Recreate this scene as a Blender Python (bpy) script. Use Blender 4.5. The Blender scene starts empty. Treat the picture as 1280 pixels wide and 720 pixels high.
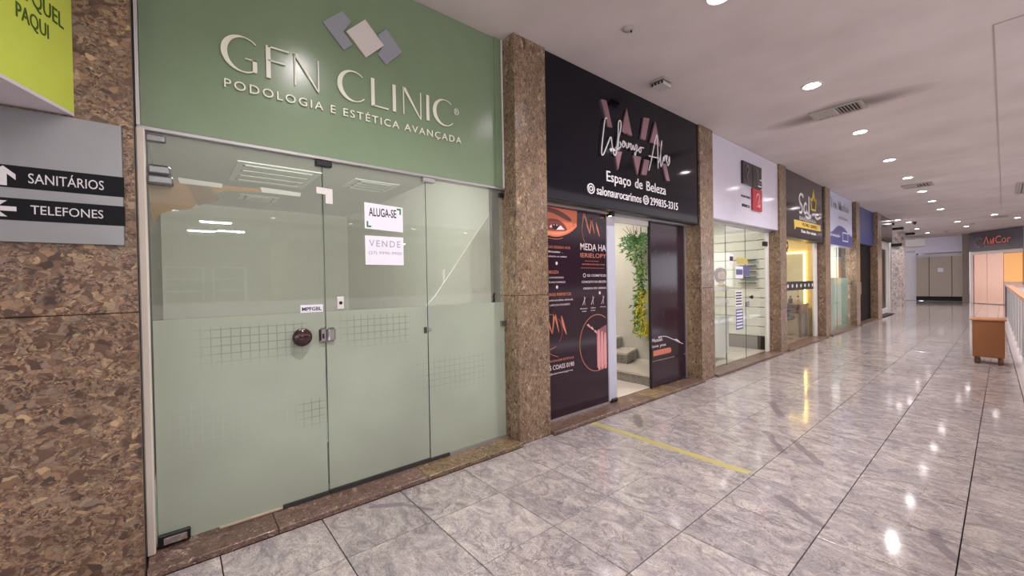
import bpy, bmesh, math, random
from mathutils import Vector, Matrix
random.seed(7)
scene = bpy.context.scene
COL = scene.collection
H = 3.807            # corridor ceiling height
WX = -2.86           # granite face of wall and pillars
GX = -3.05           # shopfront glass plane

# ------------------------------------------------------------------ camera
def cam_axes(yaw, pitch, roll):
    cy, sy, cp, sp = math.cos(yaw), math.sin(yaw), math.cos(pitch), math.sin(pitch)
    f = Vector((-sy*cp, cy*cp, sp)); r = Vector((cy, sy, 0)); u = r.cross(f)
    cr, sr = math.cos(roll), math.sin(roll)
    return cr*r + sr*u, -sr*r + cr*u, f
_r, _u, _f = cam_axes(math.radians(50.4815), math.radians(-0.6097), math.radians(-1.0201))
cd = bpy.data.cameras.new('camera'); cam = bpy.data.objects.new('camera', cd); COL.objects.link(cam)
M4 = Matrix((( _r.x, _u.x, -_f.x, 0), (_r.y, _u.y, -_f.y, 0), (_r.z, _u.z, -_f.z, 1.5), (0, 0, 0, 1)))
cam.matrix_world = M4
cd.sensor_width = 36; cd.sensor_fit = 'HORIZONTAL'; cd.lens = 508.12/1280*36
cd.clip_start = 0.02; cd.clip_end = 200
scene.camera = cam

# ------------------------------------------------------------------ world, exposure
w = bpy.data.worlds.new('world'); scene.world = w; w.use_nodes = True
bg = w.node_tree.nodes['Background']; bg.inputs[0].default_value = (0.95, 0.93, 1.0, 1); bg.inputs[1].default_value = 1.2
scene.view_settings.view_transform = 'Standard'; scene.view_settings.look = 'None'
scene.view_settings.gamma = 1; scene.view_settings.use_curve_mapping = False
scene.view_settings.exposure = 0.95

def lamp(kind, name, loc, energy, color=(1, .93, .95), size=.1, size_y=None, rot=(0, 0, 0), spot=None, blend=.6):
    l = bpy.data.lights.new(name, kind); l.energy = energy; l.color = color
    if kind == 'AREA':
        l.size = size
        if size_y: l.shape = 'RECTANGLE'; l.size_y = size_y
    elif kind == 'SPOT':
        l.shadow_soft_size = size; l.spot_size = spot or 2.4; l.spot_blend = blend
    else: l.shadow_soft_size = size
    o = bpy.data.objects.new(name, l); COL.objects.link(o); o.location = loc; o.rotation_euler = rot
    return o
# added overhead fill light above the atrium, no skylight known there
lamp('AREA', 'atrium_fill', (4.0, 9.0, 8.6), 1000, (.97, .94, 1.0), 5.0, 34.0)

# ------------------------------------------------------------------ materials
def new_mat(name):
    m = bpy.data.materials.new(name); m.use_nodes = True
    nt = m.node_tree; return m, nt, nt.nodes['Principled BSDF']
def srgb(r, g, b):
    f = lambda c: ((c/255+.055)/1.055)**2.4 if c/255 > .04045 else c/255/12.92
    return (f(r), f(g), f(b), 1)
_cache = {}
def mat(name, rgb, rough=.5, metal=0, emit=0, coat=0, spec=.5, bump=0, bscale=60):
    if name in _cache: return _cache[name]
    m, nt, b = new_mat(name)
    c = srgb(*rgb)
    n = nt.nodes.new('ShaderNodeTexNoise'); n.inputs['Scale'].default_value = 6; n.inputs['Detail'].default_value = 5
    g = nt.nodes.new('ShaderNodeNewGeometry'); nt.links.new(g.outputs['Position'], n.inputs['Vector'])
    mr = nt.nodes.new('ShaderNodeMix'); mr.data_type = 'RGBA'
    mr.inputs[6].default_value = tuple(x*.93 for x in c[:3])+(1,); mr.inputs[7].default_value = tuple(min(1, x*1.06) for x in c[:3])+(1,)
    nt.links.new(n.outputs['Fac'], mr.inputs[0]); nt.links.new(mr.outputs[2], b.inputs['Base Color'])
    b.inputs['Roughness'].default_value = rough; b.inputs['Metallic'].default_value = metal
    b.inputs['Coat Weight'].default_value = coat; b.inputs['Specular IOR Level'].default_value = spec
    b.inputs['Coat Roughness'].default_value = .06
    if emit:
        b.inputs['Emission Color'].default_value = c; b.inputs['Emission Strength'].default_value = emit
    if bump:
        n2 = nt.nodes.new('ShaderNodeTexNoise'); n2.inputs['Scale'].default_value = bscale
        nt.links.new(g.outputs['Position'], n2.inputs['Vector'])
        bp_ = nt.nodes.new('ShaderNodeBump'); bp_.inputs['Strength'].default_value = bump; bp_.inputs['Distance'].default_value = .01
        nt.links.new(n2.outputs['Fac'], bp_.inputs['Height']); nt.links.new(bp_.outputs['Normal'], b.inputs['Normal'])
    _cache[name] = m
    return m
def ramp(nt, stops):
    r = nt.nodes.new('ShaderNodeValToRGB'); e = r.color_ramp.elements
    while len(e) < len(stops): e.new(.5)
    for k, (p, c) in enumerate(stops): e[k].position = p; e[k].color = c if len(c) == 4 else srgb(*c)
    return r
def mixn(nt, a, b, fac, mode='MIX'):
    m = nt.nodes.new('ShaderNodeMix'); m.data_type = 'RGBA'; m.blend_type = mode
    for i, v in ((0, fac), (6, a), (7, b)):
        if hasattr(v, 'links') or hasattr(v, 'is_linked'): nt.links.new(v, m.inputs[i])
        else: m.inputs[i].default_value = v
    return m.outputs[2]
def math_n(nt, op, a, b=None, clamp=False):
    m = nt.nodes.new('ShaderNodeMath'); m.operation = op; m.use_clamp = clamp
    for i, v in ((0, a), (1, b)):
        if v is None: continue
        if hasattr(v, 'is_linked'): nt.links.new(v, m.inputs[i])
        else: m.inputs[i].default_value = v
    return m.outputs[0]

def granite(name, scale, pal, rough=.22, warp=.35, stretch=(1, 1, 1.5), tone=(.6, 1.1)):
    """brown chip granite: warped voronoi crystals of two sizes, dark gaps between them"""
    m, nt, b = new_mat(name)
    g = nt.nodes.new('ShaderNodeNewGeometry')
    mp = nt.nodes.new('ShaderNodeMapping'); mp.inputs['Scale'].default_value = stretch
    nt.links.new(g.outputs['Position'], mp.inputs['Vector'])
    nz = nt.nodes.new('ShaderNodeTexNoise'); nz.inputs['Scale'].default_value = scale*.6; nz.inputs['Detail'].default_value = 3
    nt.links.new(mp.outputs[0], nz.inputs['Vector'])
    vm = nt.nodes.new('ShaderNodeVectorMath'); vm.operation = 'MULTIPLY_ADD'
    nt.links.new(nz.outputs['Color'], vm.inputs[0]); s = warp*6/scale
    vm.inputs[1].default_value = (s, s, s); nt.links.new(mp.outputs[0], vm.inputs[2])
    def vor(sc, feat='F1'):
        v = nt.nodes.new('ShaderNodeTexVoronoi'); v.feature = feat; v.inputs['Scale'].default_value = sc
        nt.links.new(vm.outputs[0], v.inputs['Vector']); return v
    v1 = vor(scale); v2 = vor(scale*2.7)
    sep = nt.nodes.new('ShaderNodeSeparateColor'); nt.links.new(v1.outputs['Color'], sep.inputs[0])
    sep2 = nt.nodes.new('ShaderNodeSeparateColor'); nt.links.new(v2.outputs['Color'], sep2.inputs[0])
    r1 = ramp(nt, [(0, pal[0]), (.3, pal[1]), (.55, pal[2]), (.8, pal[3]), (1, pal[4])]); nt.links.new(sep.outputs[0], r1.inputs[0])
    r2 = ramp(nt, [(0, pal[0]), (.35, pal[1]), (.6, pal[2]), (.85, pal[3]), (1, pal[4])]); nt.links.new(sep2.outputs[1], r2.inputs[0])
    nb = nt.nodes.new('ShaderNodeTexNoise'); nb.inputs['Scale'].default_value = scale*.35
    nt.links.new(mp.outputs[0], nb.inputs['Vector'])
    sel = ramp(nt, [(.42, (0, 0, 0, 1)), (.56, (1, 1, 1, 1))]); nt.links.new(nb.outputs['Fac'], sel.inputs[0])
    c = mixn(nt, r1.outputs[0], r2.outputs[0], sel.outputs[0])
    e = vor(scale, 'DISTANCE_TO_EDGE')
    er = ramp(nt, [(0, (1, 1, 1, 1)), (.1, (0, 0, 0, 1))]); nt.links.new(e.outputs['Distance'], er.inputs[0])
    c = mixn(nt, c, pal[0] if len(pal[0]) == 4 else srgb(*pal[0]), math_n(nt, 'MULTIPLY', er.outputs[0], .55))
    nl = nt.nodes.new('ShaderNodeTexNoise'); nl.inputs['Scale'].default_value = 4.5; nt.links.new(g.outputs['Position'], nl.inputs['Vector'])
    lr = ramp(nt, [(.3, (tone[0],)*3+(1,)), (.7, (tone[1],)*3+(1,))]); nt.links.new(nl.outputs['Fac'], lr.inputs[0])
    c = mixn(nt, c, lr.outputs[0], .7, 'MULTIPLY')
    nt.links.new(c, b.inputs['Base Color']); b.inputs['Roughness'].default_value = rough
    bp_ = nt.nodes.new('ShaderNodeBump'); bp_.inputs['Strength'].default_value = .08; bp_.inputs['Distance'].default_value = .004
    nt.links.new(v2.outputs['Distance'], bp_.inputs['Height']); nt.links.new(bp_.outputs['Normal'], b.inputs['Normal'])
    return m
PAL = [(66, 50, 42), (112, 86, 68), (152, 122, 94), (128, 112, 98), (184, 156, 118)]
M_gran_big = granite('granite_coarse', 27, PAL, .3, .45, (1, 1, 1.25), (.78, 1.16))
M_gran = granite('granite_pillar', 40, [(84, 64, 52), (126, 102, 82), (158, 134, 108), (138, 118, 98), (190, 166, 134)], .22, .8, (1, 1, .6), (.7, 1.08))
M_curb = granite('granite_curb', 42, [(70, 52, 46), (110, 84, 74), (136, 110, 96), (116, 92, 82), (196, 172, 148)], .3, .8)
M_curb_y = granite('granite_curb_yellow', 42, [(66, 52, 40), (120, 98, 74), (168, 144, 108), (130, 108, 84), (206, 184, 146)], .3, .5)
M_column = granite('pale_terrazzo', 9, [(128, 112, 108), (206, 196, 192), (220, 210, 206), (188, 176, 172), (228, 220, 216)], .4, .3, (1, 1, 1), (.92, 1.08))

def floor_mat():
    m, nt, b = new_mat('floor_granite')
    g = nt.nodes.new('ShaderNodeNewGeometry'); oi = nt.nodes.new('ShaderNodeObjectInfo')
    off = nt.nodes.new('ShaderNodeVectorMath'); off.operation = 'MULTIPLY_ADD'
    cmb = nt.nodes.new('ShaderNodeCombineXYZ')
    nt.links.new(oi.outputs['Random'], cmb.inputs[0]); nt.links.new(math_n(nt, 'MULTIPLY', oi.outputs['Random'], 3.7), cmb.inputs[1])
    nt.links.new(cmb.outputs[0], off.inputs[0]); off.inputs[1].default_value = (5, 5, 5); nt.links.new(g.outputs['Position'], off.inputs[2])
    mp = nt.nodes.new('ShaderNodeMapping'); mp.inputs['Scale'].default_value = (1.1, 1.7, 1); mp.inputs['Rotation'].default_value = (0, 0, .5)
    nt.links.new(off.outputs[0], mp.inputs[0])
    def noise(sc, det=6, dist=0, rough=.6, vec=mp.outputs[0]):
        n = nt.nodes.new('ShaderNodeTexNoise'); n.inputs['Scale'].default_value = sc; n.inputs['Detail'].default_value = det
        n.inputs['Distortion'].default_value = dist; n.inputs['Roughness'].default_value = rough
        nt.links.new(vec, n.inputs['Vector']); return n.outputs['Fac']
    base = ramp(nt, [(.28, (116, 110, 112)), (.43, (154, 147, 146)), (.55, (182, 173, 168)), (.75, (212, 202, 190))])
    nt.links.new(noise(4.2, 10, 1.6, .74), base.inputs[0])
    # thin dark veins where a warped noise crosses its middle
    v = math_n(nt, 'ABSOLUTE', math_n(nt, 'SUBTRACT', noise(2.3, 7, 2.2, .62), .5))
    vr = ramp(nt, [(0, (1, 1, 1, 1)), (.022, (0, 0, 0, 1))]); nt.links.new(v, vr.inputs[0])
    msk = ramp(nt, [(.42, (0, 0, 0, 1)), (.6, (1, 1, 1, 1))]); nt.links.new(noise(1.6, 3), msk.inputs[0])
    c = mixn(nt, base.outputs[0], srgb(92, 88, 94), math_n(nt, 'MULTIPLY', math_n(nt, 'MULTIPLY', vr.outputs[0], msk.outputs[0]), .75))
    v2 = math_n(nt, 'ABSOLUTE', math_n(nt, 'SUBTRACT', noise(7, 8, 2.5, .7), .5))
    vr2 = ramp(nt, [(0, (1, 1, 1, 1)), (.03, (0, 0, 0, 1))]); nt.links.new(v2, vr2.inputs[0])
    c = mixn(nt, c, srgb(110, 106, 112), math_n(nt, 'MULTIPLY', vr2.outputs[0], .5))
    # grey clouds and small dark specks
    cl = ramp(nt, [(.5, (0, 0, 0, 1)), (.72, (1, 1, 1, 1))]); nt.links.new(noise(1.9, 4, 1.0), cl.inputs[0])
    c = mixn(nt, c, srgb(128, 124, 130), math_n(nt, 'MULTIPLY', cl.outputs[0], .5))
    vo = nt.nodes.new('ShaderNodeTexVoronoi'); vo.inputs['Scale'].default_value = 42; nt.links.new(mp.outputs[0], vo.inputs['Vector'])
    sp = math_n(nt, 'LESS_THAN', vo.outputs['Distance'], .17)
    sp = math_n(nt, 'MULTIPLY', sp, math_n(nt, 'GREATER_THAN', noise(2.4, 2), .52))
    c = mixn(nt, c, srgb(70, 62, 64), math_n(nt, 'MULTIPLY', sp, .8))
    # large smoky veins frozen in single slabs, each with its own place and shape
    gs = nt.nodes.new('ShaderNodeSeparateXYZ'); nt.links.new(g.outputs['Position'], gs.inputs[0])
    wn = math_n(nt, 'MULTIPLY', math_n(nt, 'SUBTRACT', noise(7, 3, 0, .5, g.outputs['Position']), .5), .07)
    tot = None
    for (ax, ay, bx_, by_, rad) in ((-1.493, 4.435, -1.216, 4.01, .035), (-1.242, 4.352, -.954, 3.977, .04), (-1.812, 5.549, -1.573, 5.1, .045), (-1.0, 3.162, -.703, 2.984, .035),
                                    (-.25, 3.26, -.139, 3.112, .04), (-.277, 3.398, -.25, 3.26, .03), (-2.62, 3.94, -2.42, 3.68, .05), (-2.44, 1.286, -2.649, 1.153, .02), (-2.649, 1.153, -2.74, 1.0, .03), (-2.78, 2.75, -2.469, 2.774, .018), (-1.102, 5.531, -.699, 5.893, .012)):
        ux_, uy_ = bx_-ax, by_-ay; L2 = ux_*ux_+uy_*uy_
        px_ = math_n(nt, 'ADD', math_n(nt, 'SUBTRACT', gs.outputs[0], ax), wn); py_ = math_n(nt, 'ADD', math_n(nt, 'SUBTRACT', gs.outputs[1], ay), wn)
        tt = math_n(nt, 'ADD', math_n(nt, 'MULTIPLY', px_, ux_/L2), math_n(nt, 'MULTIPLY', py_, uy_/L2), True)
        qx = math_n(nt, 'SUBTRACT', px_, math_n(nt, 'MULTIPLY', tt, ux_)); qy = math_n(nt, 'SUBTRACT', py_, math_n(nt, 'MULTIPLY', tt, uy_))
        dd = math_n(nt, 'SQRT', math_n(nt, 'ADD', math_n(nt, 'MULTIPLY', qx, qx), math_n(nt, 'MULTIPLY', qy, qy)))
        mk = math_n(nt, 'DIVIDE', math_n(nt, 'SUBTRACT', rad, dd), .012, True)
        tot = mk if tot is None else math_n(nt, 'MAXIMUM', tot, mk)
    c = mixn(nt, c, srgb(120, 112, 118), math_n(nt, 'MULTIPLY', tot, .75))
    fine = ramp(nt, [(.35, (.86, .86, .87, 1)), (.65, (1.08, 1.06, 1.05, 1))]); nt.links.new(noise(60, 3), fine.inputs[0])
    c = mixn(nt, c, fine.outputs[0], 1.0, 'MULTIPLY')
    tv = nt.nodes.new('ShaderNodeHueSaturation'); nt.links.new(math_n(nt, 'ADD', math_n(nt, 'MULTIPLY', oi.outputs['Random'], .14), .93), tv.inputs['Value'])
    nt.links.new(c, tv.inputs['Color'])
    nt.links.new(tv.outputs[0], b.inputs['Base Color'])
    rr = ramp(nt, [(.3, (.05,)*3+(1,)), (.7, (.12,)*3+(1,))]); nt.links.new(noise(2.2, 4, 0, .6, g.outputs['Position']), rr.inputs[0])
    nt.links.new(rr.outputs[0], b.inputs['Roughness']); b.inputs['Specular IOR Level'].default_value = .65
    bn = nt.nodes.new('ShaderNodeBump'); bn.inputs['Strength'].default_value = .12; bn.inputs['Distance'].default_value = .01
    nt.links.new(noise(1.3, 2, 0, .5, g.outputs['Position']), bn.inputs['Height']); nt.links.new(bn.outputs['Normal'], b.inputs['Normal'])
    return m
M_floor = floor_mat()

def ceiling_mat():
    m, nt, b = new_mat('ceiling_paint')
    g = nt.nodes.new('ShaderNodeNewGeometry'); sx = nt.nodes.new('ShaderNodeSeparateXYZ'); nt.links.new(g.outputs['Position'], sx.inputs[0])
    n = nt.nodes.new('ShaderNodeTexNoise'); n.inputs['Scale'].default_value = 1.2; n.inputs['Detail'].default_value = 6; nt.links.new(g.outputs['Position'], n.inputs['Vector'])
    base = ramp(nt, [(.3, (200, 190, 188)), (.7, (216, 206, 204))]); nt.links.new(n.outputs['Fac'], base.inputs[0])
    # soot blown out of the vent: two streaks along x, either side of it
    dx = math_n(nt, 'SUBTRACT', sx.outputs[0], -1.45)
    dy = math_n(nt, 'SUBTRACT', sx.outputs[1], 7.05)
    wob = math_n(nt, 'MULTIPLY', math_n(nt, 'SUBTRACT', n.outputs['Fac'], .5), .5)
    dy = math_n(nt, 'ADD', dy, wob)
    e = math_n(nt, 'ADD', math_n(nt, 'MULTIPLY', math_n(nt, 'MULTIPLY', dx, dx), 1.0), math_n(nt, 'MULTIPLY', math_n(nt, 'MULTIPLY', dy, dy), 9))
    so = ramp(nt, [(0, (1, 1, 1, 1)), (.2, (.8, .8, .8, 1)), (.55, (.35, .35, .35, 1)), (1, (0, 0, 0, 1))]); nt.links.new(e, so.inputs[0])
    c = mixn(nt, base.outputs[0], srgb(96, 82, 78), math_n(nt, 'MULTIPLY', so.outputs[0], .85))
    nt.links.new(c, b.inputs['Base Color']); b.inputs['Roughness'].default_value = .7; b.inputs['Specular IOR Level'].default_value = .3
    return m
M_ceil = ceiling_mat()

def glass(name, tint=(.95, .98, .96), haze=0.0, hz=(150, 156, 140), refl=1.0):
    if name in _cache: return _cache[name]
    m = bpy.data.materials.new(name); m.use_nodes = True; nt = m.node_tree; nt.nodes.clear()
    out = nt.nodes.new('ShaderNodeOutputMaterial'); tr = nt.nodes.new('ShaderNodeBsdfTransparent'); tr.inputs[0].default_value = tint+(1,)
    gl = nt.nodes.new('ShaderNodeBsdfGlossy'); gl.inputs['Roughness'].default_value = .01; gl.inputs['Color'].default_value = (.95, 1, .97, 1)
    fr = nt.nodes.new('ShaderNodeFresnel'); fr.inputs['IOR'].default_value = 1.5
    base = tr
    if haze:
        df = nt.nodes.new('ShaderNodeBsdfDiffuse'); df.inputs[0].default_value = srgb(*hz)
        mx0 = nt.nodes.new('ShaderNodeMixShader'); mx0.inputs[0].default_value = haze
        nt.links.new(tr.outputs[0], mx0.inputs[1]); nt.links.new(df.outputs[0], mx0.inputs[2]); base = mx0
    mx = nt.nodes.new('ShaderNodeMixShader')
    gg = nt.nodes.new('ShaderNodeNewGeometry')
    front = math_n(nt, 'SUBTRACT', 1.0, gg.outputs['Backfacing'])
    nt.links.new(math_n(nt, 'MULTIPLY', math_n(nt, 'MULTIPLY', fr.outputs[0], refl, True), front), mx.inputs[0])
    nt.links.new(base.outputs[0], mx.inputs[1]); nt.links.new(gl.outputs[0], mx.inputs[2]); nt.links.new(mx.outputs[0], out.inputs[0])
    _cache[name] = m
    return m
M_glass = glass('clear_glass')
M_glass_g = glass('greenish_glass', (.95, .965, .94), .17, (190, 194, 178), 1.3)

def frost(name, c, grids=(), alpha=.9):
    """frosted vinyl film on the glass: translucent, with square grid lines in lighter and darker patches"""
    m = bpy.data.materials.new(name); m.use_nodes = True; nt = m.node_tree; nt.nodes.clear()
    out = nt.nodes.new('ShaderNodeOutputMaterial'); g = nt.nodes.new('ShaderNodeNewGeometry')
    sx = nt.nodes.new('ShaderNodeSeparateXYZ'); nt.links.new(g.outputs['Position'], sx.inputs[0])
    Y, Z = sx.outputs[1], sx.outputs[2]
    n = nt.nodes.new('ShaderNodeTexNoise'); n.inputs['Scale'].default_value = 1.6; nt.links.new(g.outputs['Position'], n.inputs['Vector'])
    rp = ramp(nt, [(.3, tuple(int(v*.96) for v in c)), (.7, tuple(min(255, int(v*1.03)) for v in c))]); nt.links.new(n.outputs['Fac'], rp.inputs[0])
    col = rp.outputs[0]
    def line(v, pitch):
        f = math_n(nt, 'FRACT', math_n(nt, 'DIVIDE', v, pitch)); return math_n(nt, 'LESS_THAN', f, .11)
    if grids:
        ln = math_n(nt, 'MAXIMUM', line(Y, .05), line(Z, .05))
        for (y0, y1, z0, z1, lc, st) in grids:
            mk = ln
            for v, a, b_ in ((Y, y0, y1), (Z, z0, z1)):
                w_ = .12 if v is Z else .15
                mk = math_n(nt, 'MULTIPLY', mk, math_n(nt, 'DIVIDE', math_n(nt, 'SUBTRACT', v, a), w_, True))
                mk = math_n(nt, 'MULTIPLY', mk, math_n(nt, 'DIVIDE', math_n(nt, 'SUBTRACT', b_, v), .03, True))
            col = mixn(nt, col, srgb(*lc), math_n(nt, 'MULTIPLY', mk, st))
    df = nt.nodes.new('ShaderNodeBsdfDiffuse'); nt.links.new(col, df.inputs[0])
    tl = nt.nodes.new('ShaderNodeBsdfTranslucent'); nt.links.new(col, tl.inputs[0])
    m1 = nt.nodes.new('ShaderNodeMixShader'); m1.inputs[0].default_value = .35
    nt.links.new(df.outputs[0], m1.inputs[1]); nt.links.new(tl.outputs[0], m1.inputs[2])
    tr = nt.nodes.new('ShaderNodeBsdfTransparent'); m2 = nt.nodes.new('ShaderNodeMixShader'); m2.inputs[0].default_value = alpha
    nt.links.new(tr.outputs[0], m2.inputs[1]); nt.links.new(m1.outputs[0], m2.inputs[2])
    gl = nt.nodes.new('ShaderNodeBsdfGlossy'); gl.inputs['Roughness'].default_value = .16
    fr = nt.nodes.new('ShaderNodeFresnel'); fr.inputs['IOR'].default_value = 1.4; m3 = nt.nodes.new('ShaderNodeMixShader')
    gg = nt.nodes.new('ShaderNodeNewGeometry')
    nt.links.new(math_n(nt, 'MULTIPLY', fr.outputs[0], math_n(nt, 'SUBTRACT', 1.0, gg.outputs['Backfacing'])), m3.inputs[0])
    nt.links.new(m2.outputs[0], m3.inputs[1]); nt.links.new(gl.outputs[0], m3.inputs[2]); nt.links.new(m3.outputs[0], out.inputs[0])
    return m

# plain materials
M_steel = mat('brushed_steel', (150, 150, 150), .35, 1)
M_chrome = mat('chrome', (200, 198, 200), .12, 1)
M_alu = mat('aluminium', (186, 184, 184), .35, .8)
M_black = mat('black_plastic', (14, 13, 14), .4)
M_blackgl = mat('black_gloss', (12, 12, 16), .1)
M_white = mat('white_paint', (222, 218, 214), .5)
M_cream = mat('cream_jamb', (216, 206, 192), .5)
M_green = mat('sage_sign', (122, 142, 112), .22, coat=.0, spec=.6)
M_letter = mat('ivory_letter', (232, 230, 214), .35)
M_grey = mat('grey_acrylic', (150, 152, 160), .3)
M_joint = mat('joint_dark', (58, 50, 50), .8)
M_wood = mat('orange_wood', (138, 84, 40), .4)
M_rail = mat('salmon_handrail', (216, 160, 128), .4)
M_intw = mat('shop_wall', (206, 204, 194), .6)
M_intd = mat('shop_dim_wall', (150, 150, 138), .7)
M_kraft = mat('kraft_paper', (158, 108, 22), .8)
M_paper = mat('white_paper', (236, 234, 244), .6)
M_navy = mat('midnight_sign', (8, 7, 20), .07, spec=.3)
M_auber = mat('aubergine_vinyl', (46, 29, 40), .12, spec=.35)

# ------------------------------------------------------------------ mesh helpers
class MB:
    def __init__(s): s.v = []; s.f = []; s.sm = False
    def add(s, vs, fs):
        k = len(s.v); s.v += [tuple(p) for p in vs]; s.f += [tuple(i+k for i in f) for f in fs]; return s
    def box(s, x0, y0, z0, x1, y1, z1):
        x0, x1 = sorted((x0, x1)); y0, y1 = sorted((y0, y1)); z0, z1 = sorted((z0, z1))
        return s.add([(x0, y0, z0), (x1, y0, z0), (x1, y1, z0), (x0, y1, z0), (x0, y0, z1), (x1, y0, z1), (x1, y1, z1), (x0, y1, z1)],
                     [(0, 3, 2, 1), (4, 5, 6, 7), (0, 1, 5, 4), (1, 2, 6, 5), (2, 3, 7, 6), (3, 0, 4, 7)])
    def cbox(s, x0, y0, z0, x1, y1, z1, c=.004):
        """box with chamfered edges"""
        x0, x1 = sorted((x0, x1)); y0, y1 = sorted((y0, y1)); z0, z1 = sorted((z0, z1))
        c = min(c, (x1-x0)*.3, (y1-y0)*.3, (z1-z0)*.3)
        bm = bmesh.new(); bmesh.ops.create_cube(bm, size=1)
        for v in bm.verts:
            v.co = Vector(((x0+x1)/2+v.co.x*(x1-x0), (y0+y1)/2+v.co.y*(y1-y0), (z0+z1)/2+v.co.z*(z1-z0)))
        bmesh.ops.bevel(bm, geom=list(bm.edges), offset=c, segments=1, affect='EDGES')
        bm.verts.index_update()
        s.add([v.co[:] for v in bm.verts], [tuple(v.index for v in f.verts) for f in bm.faces]); bm.free(); return s
    def cyl(s, p0, p1, r0, r1=None, n=20):
        r1 = r0 if r1 is None else r1
        p0, p1 = Vector(p0), Vector(p1); d = (p1-p0).normalized(); a = d.orthogonal().normalized(); b = d.cross(a)
        ring = lambda p, r: [p+a*r*math.cos(t*2*math.pi/n)+b*r*math.sin(t*2*math.pi/n) for t in range(n)]
        fs = [(i, (i+1) % n, n+(i+1) % n, n+i) for i in range(n)]+[tuple(range(n-1, -1, -1)), tuple(range(n, 2*n))]
        return s.add(ring(p0, r0)+ring(p1, r1), fs)
    def lathe(s, o, ax, prof, n=28):
        """prof: (distance along ax, radius)"""
        o = Vector(o); d = Vector(ax).normalized(); a = d.orthogonal().normalized(); b = d.cross(a); vs = []
        for t, r in prof:
            vs += [o+d*t+(a*math.cos(k*2*math.pi/n)+b*math.sin(k*2*math.pi/n))*r for k in range(n)]
        fs = []
        for j in range(len(prof)-1):
            for i in range(n): fs.append((j*n+i, j*n+(i+1) % n, (j+1)*n+(i+1) % n, (j+1)*n+i))
        fs += [tuple(range(n-1, -1, -1)), tuple(range((len(prof)-1)*n, len(prof)*n))]
        s.sm = True
        return s.add(vs, fs)
    def prism(s, pts, fr, d0, d1):
        """2D polygon in frame fr, extruded from depth d0 to d1"""
        n = len(pts); vs = [fr(u, v, d0) for u, v in pts]+[fr(u, v, d1) for u, v in pts]
        area = sum(pts[i][0]*pts[(i+1) % n][1]-pts[(i+1) % n][0]*pts[i][1] for i in range(n))
        fs = [tuple(range(n, 2*n)), tuple(range(n-1, -1, -1))]+[(i, (i+1) % n, n+(i+1) % n, n+i) for i in range(n)]
        if area < 0: fs = [tuple(reversed(f)) for f in fs]
        return s.add(vs, fs)
    def ribbon(s, pts, wid, fr, d0, d1, closed=False):
        """stroke of varying width as a thin solid"""
        n = len(pts)
        if not hasattr(wid, '__len__'): wid = [wid]*n
        L, R_ = [], []
        for i in range(n):
            a = pts[(i-1) % n] if (i > 0 or closed) else pts[i]; b = pts[(i+1) % n] if (i < n-1 or closed) else pts[i]
            tx, ty = b[0]-a[0], b[1]-a[1]; l = math.hypot(tx, ty) or 1; nx, ny = -ty/l, tx/l; h = wid[i]/2
            L.append((pts[i][0]+nx*h, pts[i][1]+ny*h)); R_.append((pts[i][0]-nx*h, pts[i][1]-ny*h))
        vs = [fr(*p, d0) for p in L]+[fr(*p, d0) for p in R_]+[fr(*p, d1) for p in L]+[fr(*p, d1) for p in R_]
        fs = []
        m = n if closed else n-1
        for i in range(m):
            j = (i+1) % n
            fs += [(2*n+i, 3*n+i, 3*n+j, 2*n+j), (i, j, n+j, n+i), (i, 2*n+i, 2*n+j, j), (n+i, n+j, 3*n+j, 3*n+i)]
        if not closed: fs += [(0, n, 3*n, 2*n), (n-1, 3*n-1, 4*n-1, 2*n-1)]
        return s.add(vs, fs)
    def build(s, name, m, parent=None, smooth=None):
        me = bpy.data.meshes.new(name)
        xs = [v[0] for v in s.v]; ys = [v[1] for v in s.v]; zs = [v[2] for v in s.v]
        if parent is None: o0 = Vector(((min(xs)+max(xs))/2, (min(ys)+max(ys))/2, min(zs)))
        else: o0 = Vector(WLOC.get(parent.name, (0, 0, 0)))
        me.from_pydata([tuple(Vector(v)-o0) for v in s.v], [], s.f); me.update()
        me.materials.append(m)
        if (s.sm if smooth is None else smooth):
            me.shade_smooth()
            try: me.set_sharp_from_angle(angle=math.radians(35))
            except Exception: pass
        o = bpy.data.objects.new(name, me); COL.objects.link(o)
        if parent is None: o.location = o0; WLOC[o.name] = tuple(o0)
        else: o.parent = parent; WLOC[o.name] = tuple(o0)
        return o
WLOC = {}
def tag(o, label=None, cat=None, group=None, kind=None):
    if label: o['label'] = label
    if cat: o['category'] = cat
    if group: o['group'] = group
    if kind: o['kind'] = kind
    return o
def empty(name, loc, label=None, cat=None, group=None, kind=None):
    o = bpy.data.objects.new(name, None); COL.objects.link(o); o.location = loc; o.empty_display_size = .1
    WLOC[o.name] = tuple(loc)
    return tag(o, label, cat, group, kind)
def B(*a): return MB().box(*a)
def CB(*a, **k): return MB().cbox(*a, **k)
def fx(X): return lambda u, v, d: (X+d, u, v)              # print on a plane facing +x, u to the right, v up
def fy(Y): return lambda u, v, d: (u, Y-d, v)              # print on a plane facing -y
def smooth_pts(P, k=6, closed=False):
    out = []; n = len(P); rng = range(n) if closed else range(n-1)
    for i in rng:
        p0 = P[(i-1) % n] if (closed or i > 0) else P[0]; p1 = P[i]; p2 = P[(i+1) % n]
        p3 = P[(i+2) % n] if (closed or i+2 < n) else P[-1]
        for j in range(k):
            t = j/k
            out.append(tuple(.5*((2*p1[c])+(-p0[c]+p2[c])*t+(2*p0[c]-5*p1[c]+4*p2[c]-p3[c])*t*t+(-p0[c]+3*p1[c]-3*p2[c]+p3[c])*t**3) for c in range(2)))
    if not closed: out.append(P[-1])
    return out
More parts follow.
